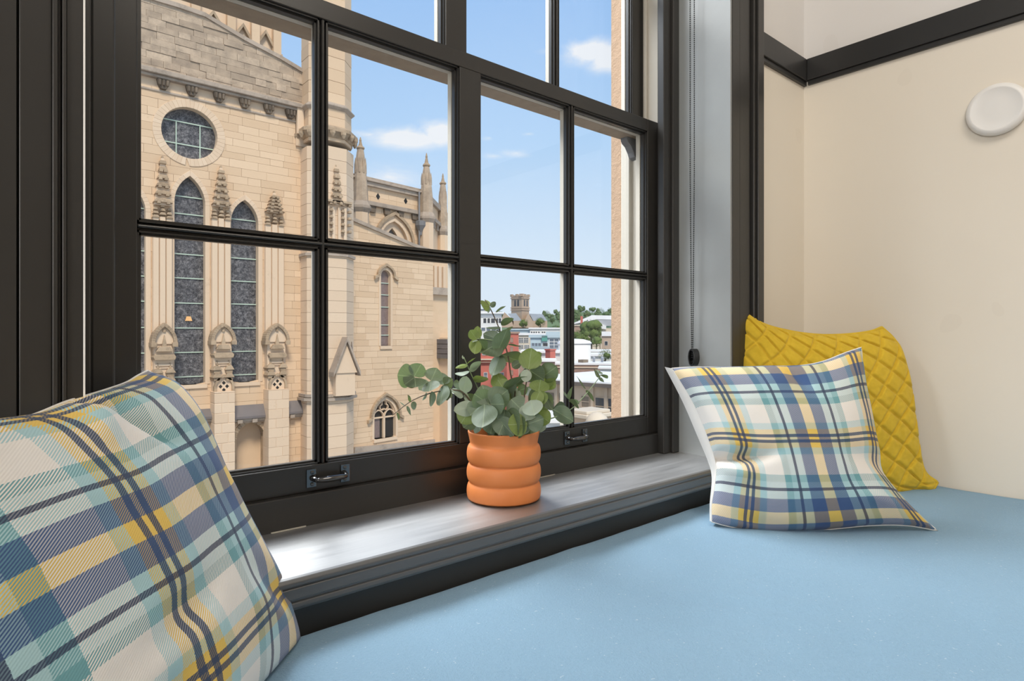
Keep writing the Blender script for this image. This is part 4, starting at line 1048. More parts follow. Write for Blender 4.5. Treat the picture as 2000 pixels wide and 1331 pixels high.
def pier(px, x0, x1, tip, yt, ygab, yspr, ycap, qf, ylow):
    c = S(px); hw = (S(x1) - S(x0)) / 2
    p = MB(); ztop, zg, zs, zl = Zf(px, yt), Zf(px, ygab), Zf(px, yspr), Zf(px, ylow)
    for a in (-.66, 0, .66): FW.box(p, c + a * hw - .28 * hw, c + a * hw + .28 * hw, zs, ztop, -.05, .20, .55)
    FW.box(p, c - hw * .96, c + hw * .96, zs, ztop - .05, -.05, .12, .5)
    o = p.build('pier_shaft', 'limestone_smooth', church, bevel=.015)
    m_ = MB()                                 # small triple finials at the head of the shafts
    for a in (-.68, 0, .68):
        for k in range(3):
            z = ztop - .05 + k * .16 + (.12 if a == 0 else 0); q = .13 - .025 * k
            FW.poly(m_, [(c + a * hw - q, z), (c + a * hw + q, z), (c + a * hw + q * .55, z + .10), (c + a * hw - q * .55, z + .10)], 0, .26 - .03 * k)
    m_.build('finial', 'carved_stone', church, bevel=.012)
    pinnacle_relief(FW, church, px, tip, yt - 22, (x1 - x0) * .86, .26)
    g = arch_op(c, hw * 1.0, zs, zs + .05, zg)        # gablet
    f = MB(); FW.poly(f, ring(g, 0), 0, .46, .7); f.build('gablet', 'limestone_smooth', church)
    sr = MB(); A, Bq = ring(g, -.03), ring(g, .10)
    for i in range(1, len(A) - 2): FW.poly(sr, [A[i], A[i + 1], Bq[i + 1], Bq[i]], 0, .60, .4)
    for s_ in (-1, 1): FW.box(sr, c + s_ * hw * 1.05 - .10, c + s_ * hw * 1.05 + .10, zs - .12, zs + .06, 0, .62)
    FW.box(sr, c - .05, c + .05, zg - .25, zg - .12, .4, .52)
    sr.build('hood_mould', 'carved_stone', church, bevel=.012)
    # canopy, corbel and two small tabernacles
    b = MB(); FW.box(b, c - hw * .92, c + hw * .92, zl, zs + .05, -.05, .40, .75); 
    zq_, kk = LOW, 0
    while zq_ < zl:
        hq = .42; ze = min(zq_ + hq, zl + .02); off = hw * (.35 if kk % 2 else -.3)
        FW.box(b, c - hw * 1.04, c + off - .005, zq_ + .008, ze, -.05, .72 - .004 * (kk % 3), random.random()); FW.box(b, c + off + .005, c + hw * 1.04, zq_ + .008, ze, -.05, .72 - .005 * ((kk + 1) % 3), random.random()); zq_ += hq; kk += 1
    FW.box(b, c - hw * 1.02, c + hw * 1.02, LOW, zl, -.05, .70, .4)
    b.build('pier_base', 'limestone_smooth', church, bevel=.02)
    d = MB(); za, zb_ = Zf(px, yspr + 4), Zf(px, yspr + 26)
    FW.poly(d, [(c - .10, za - .05), (c + .10, za - .05), (c, za + .45)], 0, .54); FW.poly(d, [(c - .30, za - .22), (c + .30, za - .22), (c + .18, za - .02), (c - .18, za - .02)], 0, .60)
    FW.poly(d, [(c - .36, zb_ - .10), (c + .36, zb_ - .10), (c + .40, zb_ + .02), (c + .34, zb_ + .12), (c - .34, zb_ + .12), (c - .40, zb_ + .02)], 0, .64)
    for s_ in (-1, 1):
        for k in range(2):
            z = Zf(px, ycap) - k * .32; q = c + s_ * hw * .62
            FW.poly(d, [(q - .19, z), (q + .19, z), (q + .09, z + .18), (q - .09, z + .18)], 0, .56); FW.box(d, q - .13, q + .13, z - .14, z, 0, .50)
        FW.poly(d, [(c + s_ * hw * .62 - .05, Zf(px, ycap) + .18), (c + s_ * hw * .62 + .05, Zf(px, ycap) + .18), (c + s_ * hw * .62, Zf(px, ycap) + .42)], 0, .48)
    d.build('carved_canopy', 'carved_stone', church, bevel=.015)
    st = MB(); FW.box(st, c - .30, c + .30, zb_ - .34, zb_ - .26, 0, .47); FW.box(st, c - .30, c + .30, zb_ - .44, zb_ - .40, 0, .45); st.build('moulding', 'limestone_smooth', church)
    zq = Zf(px, qf); hd = arch_op(c + .04, .33, zq - .3, zq - .02, zq + .42); sm = MB(); A, Bq = ring(hd, -.02), ring(hd, .07)
    for i in range(len(A) - 1): FW.poly(sm, [A[i], A[i + 1], Bq[i + 1], Bq[i]], .3, .50, .5)
    sm.build('niche_moulding', 'carved_stone', church)
    qm = MB()
    for dx, dz in ((0, .15), (0, -.15), (.13, 0), (-.13, 0)): FW.poly(qm, [(c + .04 + dx - .075, zq + dz), (c + .04 + dx, zq + dz - .085), (c + .04 + dx + .075, zq + dz), (c + .04 + dx, zq + dz + .085)], .3, .408)
    qm.build('quatrefoil', 'dark_void', church)
pier(316, 297, 336, 306, 425, 637, 672, 728, 758, 768)
pier(430, 411, 449, 325, 428, 637, 668, 722, 754, 764)
pier(534, 515, 553, 374, 440, 637, 668, 718, 750, 760)

# corner corbel group left of the turret
q = MB(); a, b = S(577), S(614)
FW.box(q, a, b, Zf(590, 288), Zf(590, 232), -.05, .10); FW.box(q, a, a + .32, Zf(590, 266), Zf(590, 215), 0, .26)
FW.box(q, a + .05, a + .27, Zf(590, 262), Zf(590, 256), .2, .32)
q.build('corner_block', 'limestone_smooth', church, bevel=.02)
q = MB(); zz = Zf(598, 275)
for k, (h, w_) in enumerate(((.0, .30), (.12, .46), (.24, .60))): FW.poly(q, [(S(588) + .1, zz + h), (b, zz + h), (b, zz + h + .1), (S(584), zz + h + .1)], 0, w_)
q.build('corner_corbel', 'carved_stone', church, bevel=.02)

# ------------------------------------------------------------------ octagonal stair turret
tc = at(638, 652, 0); d = ray(638, 652); TY = 27.7; TCc = Vector((d.x / d.y * TY, TY, 0))
rT = 1.13
turret = MB()
z0T, z1T = Zf(660, 296), Zf(660, -60)
def octa(mb, r, za, zb, r2=None, tint=.6): mb.lathe((TCc.x, TCc.y, 0), [(r, za), (r2 or r, zb)], 8, False, True, tint, R(22.5))
for k in range(16):
    za = z0T + (z1T - z0T) * k / 16; octa(turret, rT + (.008 if k % 2 else 0), za + .015, z0T + (z1T - z0T) * (k + 1) / 16, tint=random.random())
octa(turret, rT - .04, z0T, z1T)
turret.build('turret', 'limestone', church)
rg = MB(); za = Zf(668, 233)
octa(rg, rT + .02, za - .14, za - .02, rT + .16); octa(rg, rT + .16, za - .02, za + .03); octa(rg, rT + .16, za + .03, za + .16, rT + .02)
rg.build('turret_string_course', 'weathered_stone', church)
rg = MB(); za = Zf(668, 279)
octa(rg, rT + .05, za - .30, za - .06, rT + .26); octa(rg, rT + .30, za - .06, za + .10); octa(rg, rT + .28, za + .10, za + .24, rT + .04)
for k in range(16):
    an = 2 * math.pi * k / 16 + R(11); c = (TCc.x + (rT + .20) * math.cos(an), TCc.y + (rT + .20) * math.sin(an), za - .18)
    rg.lathe(c, [(.04, -.16), (.13, 0), (.14, .12)], 6, False)
rg.build('turret_corbel_table', 'carved_stone', church)
lowt = MB(); zz = LOW
while zz < z0T - .3:
    h = random.uniform(.42, .62); octa(lowt, rT + .10 + random.uniform(0, .012), zz + .012, min(zz + h, z0T - .28), tint=random.random()); zz += h
octa(lowt, rT + .06, LOW, z0T - .28); lowt.build('turret_shaft', 'limestone_smooth', church)
# relief, gablet and base mouldings on the turret's front
rF = (rT + .10) * math.cos(R(22.5)); TW = Wall((TCc.x, TCc.y - rF), 0.0)
def trelief():
    cpx = 656
    pinnacle_relief(TW, church, 656, 322, 402, 22, .12)
    m_ = MB(); c = TW.sz(656, 440)[0]
    for s_ in (-.42, -.14, .14, .42): TW.box(m_, c + s_ - .07, c + s_ + .07, TW.sz(656, 486)[1], TW.sz(656, 405)[1], 0, .10)
    m_.build('turret_panel', 'limestone_smooth', church, bevel=.02)
    m_ = MB()
    for k in range(5):
        z = TW.sz(656, 402 + k * 13)[1]
        for s_ in (-.62, -.28, .28, .62): TW.poly(m_, [(c + s_ - .09, z), (c + s_ + .09, z), (c + s_ + .05, z + .13), (c + s_ - .05, z + .13)], 0, .20)
    TW.box(m_, c - .7, c + .7, TW.sz(656, 395)[1] - .06, TW.sz(656, 395)[1] + .06, 0, .24)
    m_.build('crocket', 'carved_stone', church, bevel=.02)
    m_ = MB()
    for y, w_ in ((498, .10), (772, .12), (779, .18)): 
        z = TW.sz(660, y)[1]; octa(m_, rT + .10 + w_, z - .07, z + .06)
    m_.build('turret_base_moulding', 'weathered_stone', church)
    for cx, hwp, ap, fo, nm in ((668, 25, 669, 733, 'gablet'), ):
        a0, a1 = TW.sz(646, 730)[0], TW.sz(690, 730)[0]; ca = TW.sz(668, 700)[0]; za, zb = TW.sz(668, ap)[1], TW.sz(668, 728)[1]
        f = MB(); TW.poly(f, [(a0, zb), (a1, zb), (ca, za)], -.1, .42, .7); TW.box(f, a0 + .08, a1 - .08, TW.sz(668, 772)[1], zb, -.1, .36, .7); f.build('gablet', 'limestone_smooth', church)
        g = MB()
        for e0, e1 in (((a0 - .1, zb - .15), (ca, za + .05)), ((ca, za + .05), (a1 + .1, zb - .15))):
            g.prism([TW.P(*e0, .58), TW.P(*e1, .58), TW.P(e1[0], e1[1] + .20, .58), TW.P(e0[0], e0[1] + .20, .58)], TW.n * -.6)
        g.build('gablet_coping', 'weathered_stone', church)
        TWs = MB(); b0, b1 = TW.sz(690, 715)[0] + .1, TW.sz(703, 715)[0]
        TW.poly(TWs, [(b0, TW.sz(696, 722)[1]), (b1, TW.sz(696, 718)[1]), (b1 - .15, TW.sz(696, 690)[1]), (b0 + .02, TW.sz(696, 668)[1])], -1.2, -.4); TWs.build('side_coping', 'slate', church)
trelief()

# ------------------------------------------------------------------ right part: aisle wall and choir behind it
ANG = R(9.0)
d = ray(690, 652); AW = Wall((d.x / d.y * 28.6, 28.6), ANG)
A = lambda x, y, w=0.0: AW.sz(x, y, w)
aend = A(846, 700)[0]; atop = [(0 - .5, A(690, 437)[1] + .25), (A(806, 481)[0], A(806, 481)[1]), (A(846, 494)[0], A(846, 494)[1])]
def aclip(z):
    if z <= atop[2][1]: return (-.4, aend)
    for (a, za), (b, zb) in zip(atop, atop[1:]):
        if zb <= z <= za: return (-.4, a + (b - a) * (za - z) / (za - zb))
    return None
al = arch_op(A(753, 600)[0], (A(763, 600)[0] - A(743, 600)[0]) / 2, A(753, 676)[1], A(753, 540)[1], A(753, 527)[1])
aw2 = arch_op(A(752, 820)[0], (A(774, 830)[0] - A(731, 830)[0]) / 2, A(752, 856)[1], A(752, 815)[1], A(752, 780)[1])
bk = MB(); AW.poly(bk, [(-.5, LOW), (aend, LOW), (aend, atop[2][1]), (aend, atop[2][1])][:3] + [atop[1], atop[0]], -.9, -.42); bk.build('aisle_core', 'dark_void', church)
bk = MB(); backing(AW, bk, [al, aw2], -.5, aend, LOW, atop[2][1], -.42, -.03); AW.poly(bk, [(-.5, atop[2][1]), (aend, atop[2][1]), (atop[1][0], atop[1][1]), (atop[0][0], atop[0][1])], -.42, -.03, .3); bk.build('aisle_wall_core', 'limestone', church)
courses(AW, aclip, [al, aw2], .30, .85, LOW, atop[0][1] - .1, rnd=random.Random(31))
cpm = MB()
for (a, za), (b, zb) in zip(atop, atop[1:]): AW.poly(cpm, [(a, za - .04), (b, zb - .04), (b, zb + .14), (a, za + .14)], -1.2, .12)
cpm.build('aisle_coping', 'weathered_stone', church)
window(AW, al, church, 'purple_glass', [A(753, y)[1] for y in (553, 576, 600, 635, 655)], .12, depth=-.2)
def hood(wl, o, grow, w1, drop=.35):
    m_ = MB(); A_, B_ = ring(o, grow), ring(o, grow + .12)
    n = len(o.outline)
    for i in range(1, len(A_) - 2): wl.poly(m_, [A_[i], A_[i + 1], B_[i + 1], B_[i]], 0, w1, .4)
    hw = o.outline[1][0] + grow
    for s_ in (-1, 1): wl.poly(m_, [(o.c + s_ * hw, o.outline[1][1] - .05), (o.c + s_ * (hw + .28), o.outline[1][1] - .22), (o.c + s_ * (hw + .28), o.outline[1][1] - .04), (o.c + s_ * hw, o.outline[1][1] + .10)][::s_], 0, w1)
    m_.build('hood_mould', 'carved_stone', church, bevel=.015)
hood(AW, al, .14, .16)
# two-light traceried window
wd = window(AW, aw2, church, 'dark_void', [], .12, depth=-.22)
hood(AW, aw2, .16, .18)
tr_ = MB(); c, hw = aw2.c, aw2.outline[0][0]; z0, zs, z1 = aw2.z0, aw2.outline[1][1], aw2.z1
AW.box(tr_, c - .06, c + .06, z0, zs + .05, -.2, -.06)
def arcband(x0, x1, za, zb, th):
    o = arch_op((x0 + x1) / 2, (x1 - x0) / 2, za - .05, za, zb); A_, B_ = ring(o, -th), ring(o, .0)
    for i in range(1, len(A_) - 2): AW.poly(tr_, [A_[i], A_[i + 1], B_[i + 1], B_[i]], -.2, -.06, .8)
arcband(c - hw, c, zs - .02, zs + .42, .055); arcband(c, c + hw, zs - .02, zs + .42, .055); arcband(c - hw, c + hw, zs, z1, .06)
AW.box(tr_, c - hw, c + hw, zs - .06, zs + .02, -.2, -.1)
zq = zs + (z1 - zs) * .62
for k in range(3):
    an = R(90 + 120 * k); o = round_op(c + .14 * math.cos(an), zq + .14 * math.sin(an), .15)
    A_, B_ = ring(o, -.035), ring(o, .02)
    for i in range(len(A_) - 1):
        mx = (A_[i][0] + A_[i + 1][0]) / 2, (A_[i][1] + A_[i + 1][1]) / 2
        if math.hypot(mx[0] - c, mx[1] - zq) > .13: AW.poly(tr_, [A_[i], A_[i + 1], B_[i + 1], B_[i]], -.2, -.06, .8)
tr_.build('tracery', 'limestone_smooth', wd, bevel=.008)
pn = MB(); AW.box(pn, c - hw + .05, c - .2, z0 + .04, zs - .08, -.215, -.20); pn.build('window_pane', 'purple_glass', wd)
lg = MB(); AW.poly(lg, [(-.5, LOW), (aend, LOW), (aend, A(846, 858)[1]), (0, A(700, 872)[1])], -.1, .16); lg.build('plinth', 'weathered_stone', church)
# end buttress with offsets
EB = MB(); bx0, bx1 = A(846, 700)[0], A(884, 700)[0]
AW.box(EB, bx0, bx1 + 1.5, LOW, A(860, 505)[1], -1.5, -.25, .5); EB.build('buttress', 'limestone', church)
EB = MB(); AW.box(EB, A(864, 600)[0], bx1 + .6, LOW, A(870, 660)[1], -.3, .9, .6); EB.build('buttress', 'limestone_smooth', church)
EB = MB(); zt, zb = A(868, 662)[1], A(868, 700)[1]; a0, a1 = A(860, 690)[0], bx1 + .6
for k in range(4):
    f0, f1 = k / 4, (k + 1) / 4
    AW.box(EB, a0 - .05, a1, zb + (zt - zb) * f0, zb + (zt - zb) * f1 - .03, -.3, 1.5 - 1.2 * f0)
EB.build('weathering', 'slate', church)
for y in (568,):
    EB = MB(); AW.box(EB, A(846, y)[0], bx1, A(860, y + 8)[1], A(860, y - 6)[1], -.3, .0); EB.build('offset_moulding', 'weathered_stone', church)
EB = MB()
for s_ in (-.35, 0, .35):
    c0 = A(862, 540)[0] + s_; AW.box(EB, c0 - .11, c0 + .11, A(862, 566)[1], A(862, 520)[1], -.3, -.08)
EB.build('buttress_shaft', 'limestone_smooth', church, bevel=.02)

# choir clerestory, four metres further back
d = ray(690, 652); CW = Wall((d.x / d.y * 33.0, 33.0), ANG)
Cc = lambda x, y, w=0.0: CW.sz(x, y, w)
c0s, c1s = Cc(676, 400)[0], Cc(833, 400)[0]
ztop, zcor = Cc(770, 363)[1], Cc(770, 408)[1]
zlow = Cc(770, 500)[1] - 1.5
cw_o = arch_op(Cc(770, 455)[0], (Cc(796, 460)[0] - Cc(741, 460)[0]) / 2, zlow + .3, Cc(770, 478)[1], Cc(770, 432)[1])
bk = MB(); backing(CW, bk, [cw_o], c0s, c1s, zlow, ztop - .3, -.6, -.03); bk.build('choir_core', 'limestone', church)
courses(CW, lambda z: (c0s, c1s), [cw_o], .34, 1.0, zlow, ztop - .35, rnd=random.Random(41))
q = MB(); CW.box(q, c0s, c1s, ztop - .40, ztop - .14, -.1, .20); CW.box(q, c0s, c1s, ztop - .14, ztop - .02, -.1, .32); CW.poly(q, [(c0s, ztop - .02), (c1s, ztop - .02), (c1s, ztop + .22), (c0s, ztop + .22)], -1.5, -.1); q.build('parapet', 'weathered_stone', church, bevel=.02)
q = MB(); CW.box(q, c0s, c1s, zcor - .12, zcor + .14, -.1, .26); q.build('cornice', 'weathered_stone', church, bevel=.03)
for px in (726, 754, 781, 808):
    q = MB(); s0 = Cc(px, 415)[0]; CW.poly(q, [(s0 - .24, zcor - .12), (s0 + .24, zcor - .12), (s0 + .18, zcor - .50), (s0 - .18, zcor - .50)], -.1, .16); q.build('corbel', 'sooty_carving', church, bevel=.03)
for px, py in ((738, 384), (792, 393)):
    q = MB(); s0, z0 = Cc(px, py); CW.poly(q, [(s0 - .14, z0), (s0, z0 - .2), (s0 + .14, z0), (s0, z0 + .2)], 0, .03); q.build('weep_hole', 'dark_void', church)
wd = window(CW, cw_o, church, 'leaded_glass', [], .14, depth=-.4, sill=False)
A_, B_ = ring(cw_o, .30), ring(cw_o, .48); q = MB()
for i in range(1, len(A_) - 2): CW.poly(q, [A_[i], A_[i + 1], B_[i + 1], B_[i]], 0, .16, .3)
q.build('hood_mould', 'carved_stone', church)
q = MB(); o2 = arch_op(cw_o.c, cw_o.outline[0][0] * .55, zlow, cw_o.outline[1][1] - .2, cw_o.z1 - .42); A_, B_ = ring(o2, 0), ring(cw_o, 0)
for i in range(min(len(A_), len(B_)) - 1): CW.poly(q, [A_[i], A_[i + 1], B_[i + 1], B_[i]], -.38, -.20, .7)
q.build('tracery', 'limestone_smooth', wd)
def spire(par, px, ytip, ycap, yflare, ybase, wtop, wbot, w_, wall=CW):
    """free-standing pinnacle: shaft, flare and a small crocketed cap"""
    zt, zc, zf, zb = (wall.sz(px, y, w_)[1] for y in (ytip, ycap, yflare, ybase)); s0 = wall.sz(px, 400, w_)[0]
    c = wall.P(s0, 0, w_); k = (c.x * SP + c.y * CP) / F; r0, r1 = wtop / 2 * k * 1.08, wbot / 2 * k * 1.08
    m_ = MB(); m_.lathe((c.x, c.y, 0), [(r1, zb), (r1 * .93, zf), (r1 * .93 * .45 + r0 * 1.35 * .55, zf + (zc - zf) * .5), (r0 * 1.35, zf + (zc - zf) * .84), (r0, zc)], 8, False, True, .5, R(22.5) + ANG)
    zm_ = zf + (zc - zf) * .42
    for a in range(8):
        an = R(45 * a) + ANG; rr_ = r1 * .80; m_.lathe((c.x + rr_ * .78 * math.cos(an), c.y + rr_ * .78 * math.sin(an), 0), [(r1 * .16, zm_ - .05), (r1 * .14, zm_ + (zc - zm_) * .35), (.01, zm_ + (zc - zm_) * .62)], 5, False, True, .3)
    m_.build('spire', 'limestone_sooty', par)
    m_ = MB(); L = zt - zc
    m_.lathe((c.x, c.y, 0), [(r0 * 1.0, zc - .12), (r0 * 1.42, zc), (r0 * 1.25, zc + L * .10), (r0 * .75, zc + L * .20), (r0 * .36, zc + L * .62), (r0 * .42, zc + L * .70), (.02, zt)], 8, False, True, .2)
    m_.build('spire_cap', 'carved_stone', par)
    q = MB(); q.lathe((c.x, c.y, 0), [(r1 * 1.05, zb - .55), (r1 * 1.35, zb - .30), (r1 * 1.35, zb - .16), (r1 * 1.0, zb + .12)], 8, False, True, .4, R(22.5) + ANG); q.build('spire_base', 'weathered_stone', par)
    q = MB(); q.lathe((c.x, c.y, 0), [(r1 * 1.05, zlow - .5), (r1 * 1.05, zb - .5)], 8, False, True, .5, R(22.5) + ANG); q.build('spire_pier', 'limestone_smooth', par)
spire(church, 704, 268, 290, 372, 398, 11, 29, .35)
spire(church, 833, 299, 324, 386, 420, 10, 26, .35)
d = ray(865, 652); far = Cc(833, 400); Pb = CW.P(Cc(838, 400)[0], 0, -.2)
ang2 = ANG + R(36); CW2 = Wall((Pb.x, Pb.y), ang2)
m_ = MB(); e_ = CW2.sz(868, 420)[0]; CW2.box(m_, 0, e_ + 1.2, zlow, ztop - .35, -.6, 0, .5); m_.build('apse_wall', 'limestone', church)
m_ = MB(); CW2.box(m_, 0, e_ + .6, ztop - .4, ztop - .05, -.1, .22); CW2.poly(m_, [(0, ztop - .05), (e_ + .6, ztop - .05), (e_ + .6, ztop + .2), (0, ztop + .2)], -1.5, -.1); m_.build('parapet', 'weathered_stone', church)
m_ = MB(); CW2.box(m_, 0, e_ + .6, zcor - .12, zcor + .14, -.1, .26)
k = .4
while k < e_: CW2.box(m_, k, k + .4, zcor - .5, zcor - .1, -.1, .16); k += 1.1
m_.build('cornice', 'weathered_stone', church)
spire(church, 865, 339, 359, 426, 446, 9, 20, .3, CW2)
# rain pipe with its hopper
m_ = MB(); s0 = Cc(818, 430, .3)[0]; m_.tube([CW.P(s0, Cc(818, 378)[1], .34), CW.P(s0, zlow, .34)], .06, 8); m_.build('rain_pipe', 'lead_grey', church)
m_ = MB(); z0 = Cc(820, 443, .3)[1]; c = CW.P(Cc(821, 440, .3)[0], 0, .34); m_.lathe((c.x, c.y, z0), [(.10, -.55), (.14, -.35), (.30, -.05), (.36, .05), (.36, .32), (.30, .36), (.05, .40)], 8, False); m_.build('rain_hopper', 'lead_grey', church)
# ------------------------------------------------------------------ crossing tower far behind the gable
TWb = Wall((0, 46.0), 0.0)
m_ = MB(); a, b = TWb.sz(268, 60)[0] - 4, TWb.sz(543, 80)[0]
TWb.box(m_, a, b, 8, TWb.sz(500, -160)[1], -6, 0, .7); TWb.box(m_, b, b + .5, 8, TWb.sz(546, 100)[1], -5, -.4, .6); m_.build('crossing_tower', 'limestone_smooth', church)
for px in (262, 380, 449, 496, 538):
    m_ = MB(); s0 = TWb.sz(px, 50)[0]; TWb.box(m_, s0 - .28, s0 + .28, 8, TWb.sz(px, -150)[1], 0, .45); m_.build('tower_pilaster', 'limestone', church)
for px, ya in ((473, 55), (517, 68), (415, 30), (292, -10)):
    s0, zt = TWb.sz(px, ya); zb = TWb.sz(px, ya + 32)[1]
    m_ = MB()
    for s_ in (-1, 1):
        TWb.poly(m_, [(s0, zt), (s0, zt + .28), (s0 + s_ * .95, zb), (s0 + s_ * .70, zb)][::s_], 0, .30)
    m_.build('tower_gablet', 'carved_stone', church)

# the stones: the 300 that show largest are pieces of their own, the rest one mesh per wall colour
STONES.sort(key=lambda q: -q[0])
for sz_, mb, mat in STONES[:300]: mb.build('stone', mat, church)
for mat in ('limestone', 'limestone_sooty'):
    al_ = MB()
    for sz_, mb, m_n in STONES[300:]:
        if m_n == mat: 
            o_ = len(al_.v); al_.v += mb.v; al_.f += [[i + o_ for i in f] for f in mb.f]; al_.sm += mb.sm; al_.tint += mb.tint
    if al_.f: tag(al_.build('stone_courses', mat, church), kind='stuff')
# ------------------------------------------------------------------ ground and the town beyond
GZ = -13.0
g = MB(); g.add([(-400, 6, GZ), (900, 6, GZ), (900, 1200, GZ), (-400, 1200, GZ)], [(0, 1, 2, 3)]); o = g.build('ground', 'asphalt'); o['kind'] = 'structure'
def bld(name, xl, tl, xr, tr, ytop, depth, mat, label, cat='building', group=None, zb=None, yat=None, turn=False):
    """a building whose front face runs from pixel xl (depth tl) to xr (depth tr); returns (root, wall, width, ztop)"""
    if turn: a, b = at(xl, 652, tl), at(xr, 652, tr)
    else:                                    # front square to the line of sight through its middle
        tm = (tl + tr) / 2; cm = at((xl + xr) / 2, 652, tm); f_ = Vector((cm.x, cm.y, 0)).normalized()
        a, b = on_plane(xl, 652, cm, f_), on_plane(xr, 652, cm, f_); depth = min(depth, 7)
    v = b - a; ang = math.atan2(v.y, v.x)
    wl = Wall((a.x, a.y), ang); W = math.hypot(v.x, v.y)
    zt = (wl.sz(xl, ytop) if yat is None else wl.sz(yat[0], ytop))[1]; z0 = GZ if zb is None else zb
    root = empty(name, (a.x, a.y, z0), label, cat, group)
    m_ = MB(); wl.box(m_, 0, W, z0, zt, -depth, 0); m_.build('wall', mat, root)
    return root, wl, W, zt
def win_at(root, wl, x0, y0, x1, y1, mat='window_dark', nx=1, ny=1, frame='white_render', name='window'):
    (a, za), (b, zb) = wl.sz(x0, y0), wl.sz(x1, y1)
    m_ = MB(); wl.box(m_, a, b, zb, za, -.05, .03); wn = m_.build(name, mat, root)
    fr = MB(); tk = max(.04, min(.09, (b - a) * .07))
    for k in range(nx + 1): q = a + (b - a) * k / nx; wl.box(fr, q - tk / 2, q + tk / 2, zb, za, 0, .07)
    for k in range(ny + 1): q = zb + (za - zb) * k / ny; wl.box(fr, a, b, q - tk / 2, q + tk / 2, 0, .065)
    fr.build('frame', frame, wn); return wn
def band(root, wl, x0, y0, x1, y1, mat, name='band', w1=.12):
    (a, za), (b, zb) = wl.sz(x0, y0), wl.sz(x1, y1); m_ = MB(); wl.box(m_, a, b, zb, za, -.1, w1); return m_.build(name, mat, root)
def slab(root, wl, W, z, th, depth, mat, over=.25, name='roof', s0=0.0):
    m_ = MB(); wl.box(m_, s0 - over, W + over, z, z + th, -depth - over, over); return m_.build(name, mat, root)

# nearest: long low building with tall windows, seen along its side
r, wl, W, zt = bld('classroom_block', 1035, 47, 1262, 40, 752, 9, 'sand_render', 'tan flat-roofed building with dark eaves and tall windows just beyond the sill', yat=(1124, 44.5), turn=True)
slab(r, wl, W, zt, .26, 9, 'eave_brown', .55, 'eaves'); slab(r, wl, W, zt + .26, .10, 9, 'white_roof', .55, 'roof')
for x0, x1, yt, yb, mt in ((1064, 1084, 765, 800, 'brown_shade'), (1092, 1104, 767, 800, 'brown_shade'), (1136, 1152, 773, 797, 'brown_shade'), (1163, 1181, 776, 812, 'window_dark'), (1188, 1205, 778, 814, 'window_dark'), (1213, 1231, 780, 816, 'window_dark')): win_at(r, wl, x0, yt, x1, yb, mt, 1, 2, 'sand_render')
for k, px in enumerate((1060, 1088, 1110, 1158, 1185, 1209)): q = MB(); s0 = wl.sz(px, 790)[0]; wl.box(q, s0 - .12, s0 + .12, GZ, zt, -.1, .14); q.build('pilaster', 'sand_render', r)
# stone cap in front of it
c = at(1150, 800, 30); b_ = MB(); zt = at(1150, 797, 30).z
b_.box(c.x - .75, c.x + .75, c.y - .6, c.y + .6, GZ, zt - .42); o = empty('stone_chimney', (c.x, c.y, GZ), 'pale stone chimney stack with a moulded cap below the lower right panes', 'chimney')
b_.build('stack', 'sand_render', o); b_ = MB(); b_.box(c.x - .95, c.x + .95, c.y - .75, c.y + .75, zt - .42, zt - .22); b_.box(c.x - .85, c.x + .85, c.y - .66, c.y + .66, zt - .22, zt - .06); b_.build('cap', 'cream_render', o, bevel=.04)
c = at(1166, 818, 27); o2 = MB(); o2.lathe((c.x, c.y, c.z), [(.55, -3), (.55, -.2), (.42, .1), (.2, .26), (.01, .30)], 16); tag(o2.build('stone_finial', 'cream_render', org=(c.x, c.y, c.z - 3)), 'rounded pale stone finial in front of the chimney stack', 'finial')
# white flat roofs and brick parapet behind
r, wl, W, zt = bld('brick_warehouse', 1085, 72, 1200, 66, 713, 4, 'brown_brick', 'brown brick warehouse with a white flat roof behind the tan building', yat=(1124, 61))
slab(r, wl, W, zt, .22, 4, 'white_roof', .12); band(r, wl, 1070, 717, 1190, 719.5, 'cream_render', 'string_course')
for x0, x1 in ((1126, 1136), (1142, 1152)): win_at(r, wl, x0, 724, x1, 733, 'brown_brick', 1, 1, 'brown_brick')
q = at(1139, 707, 70); m_ = MB(); m_.box(q.x - .42, q.x + .42, q.y - .4, q.y + .4, zt + .22, q.z + .25); m_.build('roof_vent', 'brown_shade', r)
for px in (1160, 1176): q = at(px, 710, 71); m_ = MB(); m_.lathe((q.x, q.y, zt + .2), [(.14, 0), (.14, .5), (.2, .55), (.02, .7)], 8); m_.build('roof_vent', 'grey_metal', r)
r, wl, W, zt = bld('white_shed', 1100, 92, 1240, 84, 696, 22, 'white_render', 'long white low shed below the green-fronted one', yat=(1150, 89)); slab(r, wl, W, zt, .3, 7, 'white_roof', .3)
win_at(r, wl, 1201, 730, 1208, 742, 'window_blue')
r, wl, W, zt = bld('white_annex', 1172, 60.5, 1250, 58, 721, 3, 'white_render', 'plain white annex with a small window at the stone jamb', yat=(1190, 55)); slab(r, wl, W, zt, .15, 3, 'white_roof', .2); win_at(r, wl, 1200, 730, 1208, 743, 'window_blue', 1, 1)
r, wl, W, zt = bld('green_front_shed', 1143, 108, 1230, 104, 688, 14, 'ochre_panel', 'low shed with ochre and green panels below the beige block', yat=(1160, 107))
slab(r, wl, W, zt, .3, 7, 'white_roof', .3); m_ = band(r, wl, 1167, 690, 1203, 698.5, 'copper_green', 'green_panel', .2)
q = at(1182, 705, 86); m_ = MB(); m_.tube([(q.x, q.y, GZ), (q.x, q.y, at(1182, 700, 86).z)], .12, 6); st_ = empty('small_street_tree', (q.x, q.y, GZ), 'small thin street tree in front of the green panels', 'tree'); m_.build('trunk', 'tree_bark', st_)
